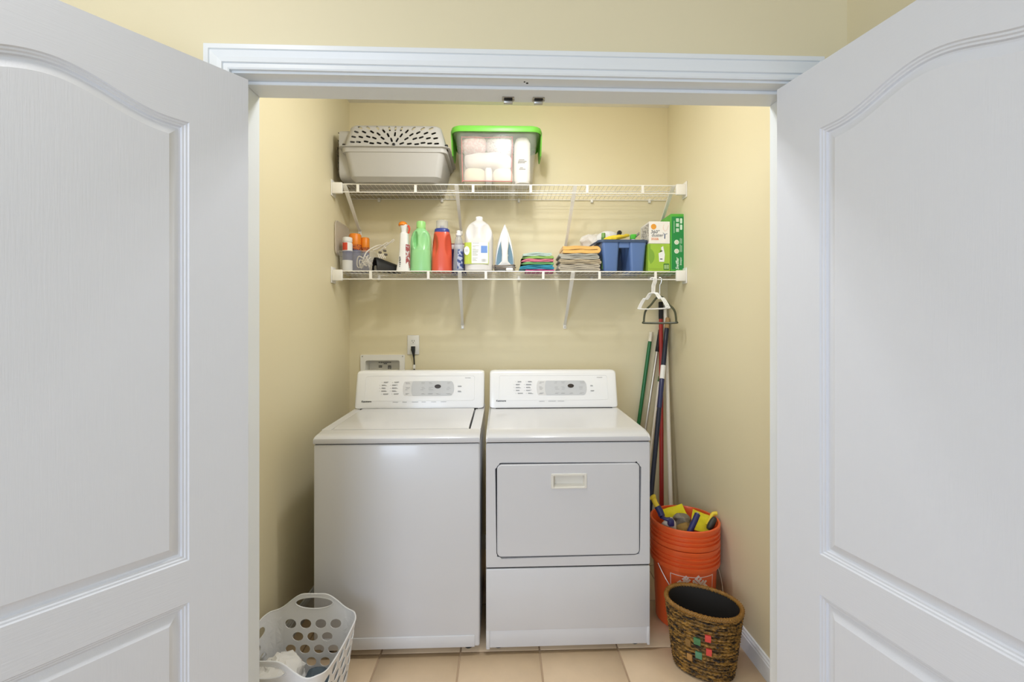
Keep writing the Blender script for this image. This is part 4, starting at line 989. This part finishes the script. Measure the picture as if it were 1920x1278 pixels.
for py in (450.5, 467.5):
    bm = B(); slabXZ(bm, [(u3(1268.5)+.0135*math.cos(t), v3(py)+.0135*math.sin(t)) for t in [2*PI*i/24 for i in range(24)]], -d3/2-.0014, -d3/2); ic = obj('round_icon', bm, M_icon, tc_, smooth=False)
    bm = B(); tube(bm, [(u3(1268.5)+.006*math.cos(t), -d3/2-.0015, v3(py)+.006*math.sin(t)) for t in [2*PI*i/14 for i in range(14)]], .0009, 4, True); obj('icon_ring', bm, M_org2, ic)
text('Swiffer', .024, XZ(u3(1270), -d3/2-.001, v3(491), PI/2), .0004, tc_, M_icon, 'lettering', shear=.2, bold=.0006)
text('Sweeper', .013, XZ(u3(1276.3), -d3/2-.001, v3(486.5), PI/2), .0004, tc_, M_icon, 'lettering', bold=.0003)
bm = B(); rr = random.Random(8)
for px in (1275, 1277.5):
    for py in (446, 462): box(bm, u3(px), u3(px+.7), -d3/2-.0014, -d3/2, v3(py+7), v3(py-rr.uniform(2, 7)))
box(bm, u3(1263.6), u3(1264.2), -d3/2-.0014, -d3/2, v3(433), v3(410))
obj('small_print', bm, M_icon, tc_, smooth=False)

# ------------------------------------------------------------------ hangers on the lower rail
M_hang = mat('white_hanger_plastic', '#EFEDE8', .3); M_olive = mat('olive_hanger_plastic', '#474A35', .4)
def hanger(name, label, loc, rotz, w_, hgt, neck, m, hook_m, r, group=None, fat=1, notch=True):
    hg_ = thing(name, label, 'hanger', loc, rotz, group)
    # local: rail at origin (under its top), hanger in XZ plane, hook over the rail at +z
    hk_ = [(-.010, 0, -.004), (-.0095, 0, .006), (0, 0, .0105), (.0095, 0, .006), (.010, 0, -.006), (.006, 0, -.022), (.001, 0, -.034), (0, 0, -neck)]
    bm = B(); tube(bm, spline(hk_, 5), r*(.55 if hook_m is not m else .9), 8); obj('hook', bm, hook_m, hg_)
    bm = B(); z0 = -neck; z1 = -neck-hgt
    if notch: sh_ = [(0, z0), (w_*.12, z0-.004), (w_*.20, z0-.022), (w_*.27, z0-.034), (w_*.32, z0-.030), (w_*.40, z0-.045), (w_*.49, z0-.07), (w_*.50, z1+.012), (w_*.46, z1)]
    else: sh_ = [(0, z0), (w_*.10, z0-.006), (w_*.28, z0-.045), (w_*.40, z0-.066), (w_*.47, z0-.09), (w_*.50, z1+.010), (w_*.46, z1)]
    pts = [(x, 0, z) for x, z in sh_]+[(-x, 0, z) for x, z in sh_[::-1][:-1]]
    tube(bm, spline(pts, 5, True), r, 8, True); obj('frame', bm, m, hg_)
    return hg_
rz = ZL0-.047; ry = SY0
# white child hangers turned about 25 degrees off the rail's normal
for i, (px, rot, g_) in enumerate(((1222.4, 62, 'front'), (1225.0, 60, 'middle'), (1227.6, 58, 'rear'))):
    x = at(px, 522, ry).x
    hanger('clothes_hanger', 'small white plastic hanger on the lower shelf rail, %s of the three' % {'front': 'leftmost', 'middle': 'middle', 'rear': 'rightmost'}[g_], (x, ry, rz+.002), math.radians(-rot+18), .158, .088, .075, M_hang, M_hang, .0038, 'white hangers on the shelf rail')
x = at(1237, 522, ry).x
hanger('clothes_hanger', 'dark olive hanger with a metal hook on the shelf rail behind the white ones', (x, ry, rz+.002), math.radians(-34), .178, .146, .096, M_olive, M_chrome, .0058, None, 1, False)

# ------------------------------------------------------------------ poles leaning in the corner
def pole(name, label, cat, p0, p1, segs, foot=0.0015):
    """p0 top point, p1 lower point seen; the stick runs on down to the floor"""
    d = (p1-p0); e = p0+d*((p0.z-foot)/(p0.z-p1.z)); Lp = (p0-e).length
    o = thing(name, label, cat, e); up = (p0-e)/Lp
    for nm, a, b, r0, r1, m in segs:
        A = up*(Lp*a); Bq = up*(Lp*b)
        if a == 0: A = A+Vector((0, 0, r0*.35))
        bm = B(); tube(bm, [A, A+(Bq-A)*.02, A+(Bq-A)*.98, Bq], [r0*.92, r0, r1, r1*.9], 14); obj(nm, bm, m, o)
    return o
M_pg = mat('green_pole_enamel', '#1F6B3A', .3); M_pcream = mat('cream_plastic', '#E4DCC8', .4); M_psil = mat('brushed_aluminium', '#CFC9BE', .3, metal=.7)
M_pnavy = mat('navy_pole_enamel', '#1C2238', .35); M_pred = mat('red_pole_enamel', '#A82C26', .35); M_tan = mat('tan_cork', '#A9885C', .7); M_pwh = mat('white_pole_enamel', '#E3DACB', .4)
M_grip = mat('black_foam_grip', '#1D1A1C', .7)
pole('broom', 'green broom handle with a cream end leaning beside the dryer', 'broom', at(1221, 622, 2.783), at(1200, 775, 2.772), [('handle', 0, .958, .0115, .0115, M_pg), ('end_cap', .956, 1, .012, .0115, M_pcream)])
pole('mop_pole', 'silver mop pole with a black grip, next right of the green handle', 'mop', at(1238, 618, 2.776), at(1212, 790, 2.735), [('pole', 0, .90, .009, .009, M_psil), ('grip', .90, 1, .0115, .0115, M_grip)])
pole('thin_rod', 'thin white rod between the silver pole and the navy pole', 'rod', at(1237, 705, 2.735), at(1219.5, 850, 2.695), [('rod', 0, .97, .0075, .0075, M_pwh), ('rod_tip', .97, 1, .009, .008, M_pg)])
pole('duster_pole', 'navy pole with a tan tip and white sleeve leaning right of the dryer', 'pole', at(1252, 596, 2.752), at(1223, 905, 2.50), [('lower_tube', 0, .63, .0135, .0135, M_pnavy), ('middle_tube', .63, .745, .0145, .0145, mat('indigo_tube', '#2B2F58', .35)), ('white_sleeve', .745, .80, .0150, .0150, M_plast), ('upper_tube', .80, .955, .0140, .0140, M_pnavy), ('tan_tip', .955, 1, .0150, .0130, M_tan)])
pole('red_pole', 'red pole with a black grip standing behind the orange buckets', 'pole', at(1239, 566, 2.79), at(1240.5, 935, 2.62), [('pole', 0, .93, .0125, .0125, M_pred), ('grip', .93, 1, .0135, .0135, M_grip)])
pole('white_pole', 'long white pole rising behind the orange buckets nearest the right wall', 'pole', at(1247, 572, 2.787), at(1257.5, 935, 2.56), [('pole', 0, .985, .0125, .0115, M_pwh), ('end_cap', .985, 1, .0125, .011, M_grey)])

# ------------------------------------------------------------------ orange buckets (two nested)
M_ob = mat('orange_bucket_plastic', '#EC6430', .28, var=.03)
BX, BY = .853, 2.115
def bucket(z0, label):
    b = thing('bucket', label, 'bucket', (BX, BY, z0), 0, 'nested orange buckets')
    rb_, rt, hb_ = .130, .151, .368
    rad = lambda z: rb_+(rt-.006-rb_)*z/hb_
    out = [(rb_-.006, 0), (rb_, .004), (rad(.25), .25), (rad(.276), .276), (rt+.004, .278), (rt+.005, .282), (rt+.004, .298), (rt-.004, .300), (rt-.004, .309), (rt+.0045, .311), (rt+.0045, .317), (rt-.003, .319), (rt-.003, .329), (rt+.0045, .331), (rt+.0045, .337), (rt-.003, .339), (rt-.003, .352), (rt+.005, .355), (rt+.005, .366), (rt+.002, .368), (rt-.004, .368)]
    inn = [(rt-.006, .360), (rb_-.0045, .006)]
    bm = B(); lathe(bm, out+inn, 56)
    return b, obj('bucket_shell', bm, M_ob, b, angle=30), rad, rt
b1, s1_, rad, rt = bucket(.0005, 'lower orange bucket standing on the floor with a white square print')
zz = .0005+.094
b2, s2_, _, _ = bucket(zz, 'upper orange bucket nested inside the lower one and full of brushes and cloths')
M_bail = mat('bail_wire', '#C9C2BA', .35, metal=.6)
bm = B(); pts = []
for i in range(25):
    a = PI*i/24; pts.append((math.cos(a)*(rt+.010), -math.sin(a)*.165-.004, .285-.195*math.sin(a)))
M3 = Matrix.Rotation(math.radians(22), 4, 'Z')
tube(bm, [M3 @ Vector(p) for p in pts], .0022, 6); obj('bail_handle', bm, M_bail, b1)
M_stencil = mat('white_stencil', '#F3D9CC', .5)
ca0 = math.atan2(0-BY, 0-BX)+.30      # middle of the printed square, turned to the room
def wrapc(p):                          # p.x along the girth, p.z height, p.y outward
    r_ = rad(p.z)+.0008-p.y; a = ca0+p.x/.14; return Vector((r_*math.cos(a), r_*math.sin(a), p.z))
bm = B(); q0, q1, w0, w1 = -.104, .098, .045, .258
def bar(x0, x1, z0_, z1_):
    t = B(); n = max(2, int(abs(x1-x0)/.012)); nz_ = max(2, int(abs(z1_-z0_)/.03))
    lo = [[(x0+(x1-x0)*i/n, y, z) for y, z in ((0, z0_), (0, z1_), (.001, z1_), (.001, z0_))] for i in range(n+1)]
    loft(t, lo); merge(bm, t)
bar(q0, q1, w0, w0+.003); bar(q0, q1, w1-.003, w1); bar(q0, q0+.003, w0, w1); bar(q1-.003, q1, w0, w1)
for v in bm.verts: v.co = wrapc(v.co)
obj('stencil_square', bm, M_stencil, b1, smooth=False)
for s_, (dx_, dz_) in (('THE', (-.052, .072)), ('HOME', (-.022, .042)), ('DEPOT', (.010, .010))):
    text(s_, .052 if s_ != 'THE' else .034, XZ(dx_*.9, 0, .158+dz_*1.0-.0, math.radians(45)), .0004, b1, M_stencil, 'stencil_lettering', warp=lambda p: wrapc(Vector((p.x, p.y-.0004, p.z))), bold=.0022)
# contents of the upper bucket (bed of cloths on the bucket floor up to the rim)
tz = zz+.300
def inb(dx_, dy, dz_): return (BX+dx_, BY+dy, tz+dz_)
def top_at(px, py, Y, hgt): p = at(px, py, Y); return (p.x, p.y, p.z-hgt)
crumple('white_rag', 'off-white rag at the left front of the upper bucket', 'rag', top_at(1255, 971, 2.072, .150), .036, .034, .075, mat('offwhite_rag', '#DCD2C2', .95, bump=.6, bscale=90), 7, .010)
crumple('grey_rag', 'dirty grey rag in the middle of the upper bucket', 'rag', top_at(1277, 966, 2.14, .150), .060, .045, .075, mat('grey_rag', '#857C6C', .95, var=.2, vscale=30, bump=.6, bscale=90), 9, .018)
crumple('brown_rag', 'brown stained cloth at the front middle of the upper bucket', 'rag', top_at(1285, 980, 2.055, .130), .045, .045, .065, mat('brown_rag', '#8C6E38', .95, var=.3, vscale=30, bump=.6, bscale=90), 12, .014)
M_ycl = cloth_mat('yellow_dust_cloth', '#DFD02C')
def rag_sheet(label, loc, w_, d, rx, ry_, rz_, seed):
    bm = B(); n = 14; rows = []
    for i in range(n+1):
        rows.append([Vector((w_*(j/n-.5), d*(i/n-.5), 0)) for j in range(n+1)])
    for s_, zo in ((1, .0025), (-1, -.0025)):
        vs = [[bm.verts.new(p+Vector((0, 0, zo+.010*noise.noise(p*26+Vector((seed, 0, 0)))))) for p in r_] for r_ in rows]
        for i in range(n):
            for j in range(n): bm.faces.new((vs[i][j], vs[i][j+1], vs[i+1][j+1], vs[i+1][j]))
        if s_ == 1: top = vs
    edge = lambda v: [v[0][j] for j in range(n+1)]+[v[i][n] for i in range(1, n+1)]+[v[n][j] for j in range(n-1, -1, -1)]+[v[i][0] for i in range(n-1, 0, -1)]
    a, b = edge(top), edge(vs)
    for i in range(len(a)): bm.faces.new((a[i], a[(i+1) % len(a)], b[(i+1) % len(a)], b[i]))
    o = obj('dust_cloth', bm, M_ycl); o.location = loc; o.rotation_euler = (rx, ry_, rz_); return tag(o, label, 'cloth')
rag_sheet('yellow dust cloth at the back left of the upper bucket', at(1265, 961, 2.185), .105, .060, math.radians(50), math.radians(-12), .12, 1)
rag_sheet('yellow dust cloth at the right of the upper bucket', at(1314, 978, 2.115), .085, .095, math.radians(42), math.radians(16), -.3, 5)
M_nv = mat('navy_handle', '#2A2C62', .4)
def along(name, segs, m, parent, org, r):
    bm = B(); tube(bm, spline([at(*p)-org for p in segs], 5), [r]*((len(segs)-1)*5+1) if not isinstance(r, list) else r, 12); return obj(name, bm, m, parent)
og = at(1250, 970, 2.06); br = thing('scrub_brush', 'navy and yellow handled scrub brush leaning out of the left of the upper bucket', 'brush', og)
along('yellow_end', [(1221, 929, 2.10), (1225, 934, 2.095), (1229, 943, 2.085), (1234, 951, 2.075)], M_yel, br, og, [.006, .012, .017, .018, .017, .014, .012]+[.012]*9)
along('grip', [(1232.5, 949, 2.077), (1238, 959, 2.065), (1241, 967, 2.055)], M_nv, br, og, .0145)
along('brush_neck', [(1240, 967, 2.055), (1247, 972, 2.05), (1256, 974, 2.045)], M_nv, br, og, [.013, .011, .009, .008, .008, .008, .008, .009, .010, .011, .011])
p = at(1258, 976, 2.043)-og; bm = B(); box(bm, p.x-.014, p.x+.012, p.y-.014, p.y+.014, p.z-.022, p.z+.010, .006, 2); obj('brush_head', bm, M_nv, br)
og = at(1292, 1000, 2.02); bs = thing('blue_stick', 'dark blue round handle standing up in the middle of the upper bucket', 'handle', og)
along('stick', [(1291, 1002, 2.02), (1297, 988, 2.028), (1303, 975, 2.036), (1308, 963, 2.044)], M_nv, bs, og, .0128)
a_, b_ = at(1307.6, 963.8, 2.043)-og, at(1308.4, 962, 2.0445)-og
bm = B(); tube(bm, [a_, b_+(b_-a_)*.5], .0075, 12); obj('hollow_end', bm, M_grey, bs)
og = at(1332, 985, 2.08); sc_ = thing('scraper', 'yellow and black scraper at the right rim of the upper bucket', 'scraper', og)
along('grip', [(1328, 992, 2.06), (1334, 982, 2.068), (1341, 970, 2.078)], mat('charcoal_grip', '#34342F', .5), sc_, og, [.009, .011, .013, .014, .015, .015, .015, .014, .013, .011, .008])
along('yellow_back', [(1327, 984, 2.10), (1332, 972, 2.11), (1337, 963, 2.115), (1345, 962, 2.11)], M_yel, sc_, og, .009)

# ------------------------------------------------------------------ wicker waste basket
M_wick = mat('seagrass', '#7A5424', .55, var=.6, vscale=70, bump=1, bscale=200, stretch=(.6, .6, 2.4))
for n_ in M_wick.node_tree.nodes:
    if n_.bl_idname == 'ShaderNodeMix':
        n_.inputs['A'].default_value = lin('#1C1007'); n_.inputs['B'].default_value = lin('#C2903F')  # straw tones; the near-black also paints in shade between the woven rows
        src = n_.inputs['Factor'].links[0].from_socket; mr = M_wick.node_tree.nodes.new('ShaderNodeMapRange')
        mr.inputs['From Min'].default_value = .42; mr.inputs['From Max'].default_value = .66
        M_wick.node_tree.links.new(src, mr.inputs['Value']); M_wick.node_tree.links.new(mr.outputs[0], n_.inputs['Factor'])
    if n_.bl_idname == 'ShaderNodeTexNoise' and n_.inputs['Scale'].default_value == 70: n_.inputs['Detail'].default_value = 4; n_.inputs['Scale'].default_value = 42; n_.inputs['Roughness'].default_value = .8
M_wick2 = mat('seagrass_rim', '#8F6628', .5, var=.55, vscale=70, bump=.8, bscale=220)
M_lin = mat('black_lining', '#15110F', .8)
WBX, WBY, WBR = .802, 1.800, math.radians(-33)
wb_ = thing('waste_basket', 'oval brown woven waste basket with coloured squares, black inside, by the right wall', 'basket', (WBX, WBY, .0005), WBR)
hw_, A0, B0, A1, B1 = .262, .106, .078, .140, .104
def ax(z): k = (z/hw_); return A0+(A1-A0)*k**.9, B0+(B1-B0)*k**.9
rows_ = 18; bm = B(); n = 220; lo = [sup(A0*.8, B0*.8, 0, 2.2, n)]
for r_ in range(rows_):
    for s_ in range(6):
        t = (r_+s_/6)/rows_; z = .003+(hw_-.012)*t; a, b = ax(z); bul = .0085*abs(math.sin(PI*s_/6))**.7
        l = []
        for i in range(n):
            th = 2*PI*i/n; tw_ = .0022*math.sin(th*44+r_*2.1+s_*1.1*(1 if r_ % 2 else -1))*abs(math.sin(PI*s_/6))+.003*noise.noise(Vector((th*4, r_*3.3, 1)))
            c, s2 = math.cos(th), math.sin(th); q_ = bul+tw_
            l.append((( a+q_)*math.copysign(abs(c)**(2/2.2), c), (b+q_)*math.copysign(abs(s2)**(2/2.2), s2), z))
        lo.append(l)
loft(bm, lo, True, False); obj('woven_wall', bm, M_wick, wb_, angle=70)
bm = B(); a, b = ax(hw_); NS = 200
for k in range(3):
    pts = []
    for i in range(NS):
        th = 2*PI*i/NS; c, s2 = math.cos(th), math.sin(th); ph = th*46+k*2*PI/3; rr_ = .0056
        ra = a+.002+rr_*math.cos(ph); rb2 = b+.002+rr_*math.cos(ph)
        pts.append((ra*math.copysign(abs(c)**(2/2.2), c), rb2*math.copysign(abs(s2)**(2/2.2), s2), hw_-.004+rr_*math.sin(ph)))
    tube(bm, pts, .0046, 6, True)
obj('braided_rim', bm, M_wick2, wb_, angle=70)
bm = B(); loft(bm, [sup(a-.003, b-.003, hw_-.002, 2.2, 64), sup(a-.006, b-.006, hw_-.006, 2.2, 64), sup(A0-.008, B0-.008, .01, 2.2, 64)], False, True); obj('lining', bm, M_lin, wb_)
bm = B(); loft(bm, [sup(A0+.001, B0+.001, z, 2.2, 64) for z in (0, .006)]); obj('base_edge', bm, mat('dark_base', '#2E2218', .7), wb_)
for (th, z, c, nm) in ((-1.36, .182, '#E4524A', 'red'), (-1.60, .158, '#4F8257', 'green'), (-1.33, .128, '#E4524A', 'red'), (-1.57, .104, '#5D9272', 'green'), (-1.82, .140, '#8C6A3A', 'tan'), (-1.80, .082, '#B5864C', 'tan')):
    bm = B(); lo = []
    for j in range(5):
        z_ = z-.013+.026*j/4; a, b = ax(z_); bl = .0125+.002*math.sin(PI*(j+.6)/5.2)
        out = []
        for i in range(7):
            t = th-.070+.140*i/6; c_, s2 = math.cos(t), math.sin(t)
            out.append(((a+bl)*math.copysign(abs(c_)**(2/2.2), c_), (b+bl)*math.copysign(abs(s2)**(2/2.2), s2), z_))
        out2 = [(x*.93, y*.93, zz_) for x, y, zz_ in out[::-1]]
        lo.append(out+out2)
    loft(bm, lo); o = obj('colour_patch', bm, mat('patch_'+nm, c, .45), wb_, angle=50); o['label'] = '%s woven square' % nm

# ------------------------------------------------------------------ laundry basket
M_lb = mat('soft_white_plastic', '#E9E8E8', .4, var=.01)
LBX, LBY = -.735, 1.605
lbk = thing('laundry_basket', 'flexible white laundry basket with round holes and loop handles, left of the washer', 'laundry basket', (LBX, LBY, .001), math.radians(-2))
hx, hy, rc, HR = .182, .178, .06, .30
Wx, Wy = 2*(hx-rc), 2*(hy-rc); Lc = PI/2*rc; P = 2*Wx+2*Wy+4*Lc
def ring2(s):                      # s along the rim, starting at the middle of the far side (+y), going to +x
    s = s % P; x, y = 0, hy
    segs = [('l', Wx/2, (0, hy), (1, 0)), ('c', Lc, (hx-rc, hy-rc), 90), ('l', Wy, (hx, hy-rc), (0, -1)), ('c', Lc, (hx-rc, -hy+rc), 0), ('l', Wx, (hx-rc, -hy), (-1, 0)), ('c', Lc, (-hx+rc, -hy+rc), -90), ('l', Wy, (-hx, -hy+rc), (0, 1)), ('c', Lc, (-hx+rc, hy-rc), 180), ('l', Wx/2, (-hx+rc, hy), (1, 0))]
    for t, ln, a, b in segs:
        if s <= ln+1e-9:
            if t == 'l': return a[0]+b[0]*s, a[1]+b[1]*s
            an = math.radians(b)-s/rc; return a[0]+rc*math.cos(an), a[1]+rc*math.sin(an)
        s -= ln
    return 0, hy
def top_z(s):
    s = s % P; d = min(s, P-s, abs(s-P/2)); return .272+.058*(math.cos(PI*min(1, max(0, d-.035)/.115))+1)/2-.022*max(0, math.cos(2*PI*(s/P)*2+PI))*1.0
def map_lb(s, v):                  # v: 0 bottom .. 1 below the rim band (z=.235); >1 rim band up to the rim
    zb_ = .245
    z = v*zb_ if v <= 1 else zb_+(v-1)*(top_z(s)-zb_)
    k = .80+.20*min(1, z/.30); x, y = ring2(s); return Vector((x*k, y*k, z))
bm = B(); NC = 22; cw = P/NC; U = cw/4
def gridpts(s0, s1, v0, v1):
    e = [(s0+(s1-s0)*i/4, v0) for i in range(4)]+[(s1, v0+(v1-v0)*i/4) for i in range(4)]+[(s1-(s1-s0)*i/4, v1) for i in range(4)]+[(s0, v1-(v1-v0)*i/4) for i in range(4)]
    return e
def cell(s0, s1, v0, v1, hole, ra=.37, rb=.36):
    cs_, cv_ = (s0+s1)/2, (v0+v1)/2; e = gridpts(s0, s1, v0, v1); n = len(e)
    out = [bm.verts.new(map_lb(*p)) for p in e]
    prev = out
    for k in ((1,) if hole else (.6, .25)):
        cur = []
        for (a, b_) in e:
            t = math.atan2((b_-cv_)/(v1-v0), (a-cs_)/(s1-s0))
            cur.append(bm.verts.new(map_lb(cs_+(s1-s0)*ra*k*math.cos(t), cv_+(v1-v0)*rb*k*math.sin(t))))
        for i in range(n): bm.faces.new((prev[i], prev[(i+1) % n], cur[(i+1) % n], cur[i]))
        prev = cur
    if not hole: bm.faces.new(prev)
def in_hole_zone(s, odd):
    s = s % P
    for c in (0, P/4, P/2, 3*P/4):
        d = min(abs(s-c), P-abs(s-c))
        if d < (.095 if odd else .125): return True
    return False
vr = [0, .066/.245, .110/.245, .154/.245, .198/.245, 1.0]
for r_ in range(len(vr)-1):
    off = cw/2 if r_ % 2 else 0
    for i in range(NC):
        s0 = i*cw+off; cell(s0, s0+cw, vr[r_], vr[r_+1], r_ > 0 and in_hole_zone(s0+cw/2, r_ % 2))
hd0, hz, hrz = .073, .2965, .022
zv = lambda s_, z: 1+(z-.245)/(top_z(s_)-.245)
n = NC*12; nv = 14
for i in range(n):
    s0, s1 = P*i/n, P*(i+1)/n
    mids = ((s0+s1)/2) % P; d = min(mids, P-mids, abs(mids-P/2))
    for j in range(nv):
        v0, v1 = 1+j/nv, 1+(j+1)/nv
        if (d/hd0)**2+((.245+((v0+v1)/2-1)*(top_z(mids)-.245)-hz)/hrz)**2 < 1: continue
        bm.faces.new([bm.verts.new(map_lb(a, b)) for a, b in ((s0, v0), (s1, v0), (s1, v1), (s0, v1))])
bmesh.ops.remove_doubles(bm, verts=bm.verts[:], dist=2e-4)
bt = [bm.verts.new(map_lb(P*i/64, 0)) for i in range(64)]; bm.faces.new(bt)
o = obj('basket_wall', bm, M_lb, lbk, smooth=False)
md = o.modifiers.new('thick', 'SOLIDIFY'); md.thickness = .0028; md.offset = 0
bm = B(); tube(bm, [map_lb(P*i/128, 2.0) for i in range(128)], .0028, 6, True); obj('rim_bead', bm, M_lb, lbk)
for c in (0, P/2):
    bm = B(); tube(bm, [map_lb(c+hd0*math.cos(t), zv(c+hd0*math.cos(t), hz+hrz*math.sin(t))) for t in [2*PI*i/32 for i in range(32)]], .0032, 6, True); obj('handle_edge', bm, M_lb, lbk)
M_den = mat('slate_denim', '#56636F', .95, var=.15, vscale=40, bump=.6, bscale=200)
crumple('white_laundry', 'rumpled white shirt lying in the laundry basket', 'clothing', (LBX-.045, LBY-.02, .006), .085, .12, .10, M_wcl, 21, .026, 17)
crumple('denim_laundry', 'dark slate garment bunched at the right of the laundry basket', 'clothing', (LBX+.075, LBY+.02, .006), .055, .085, .065, M_den, 25, .018, 12)
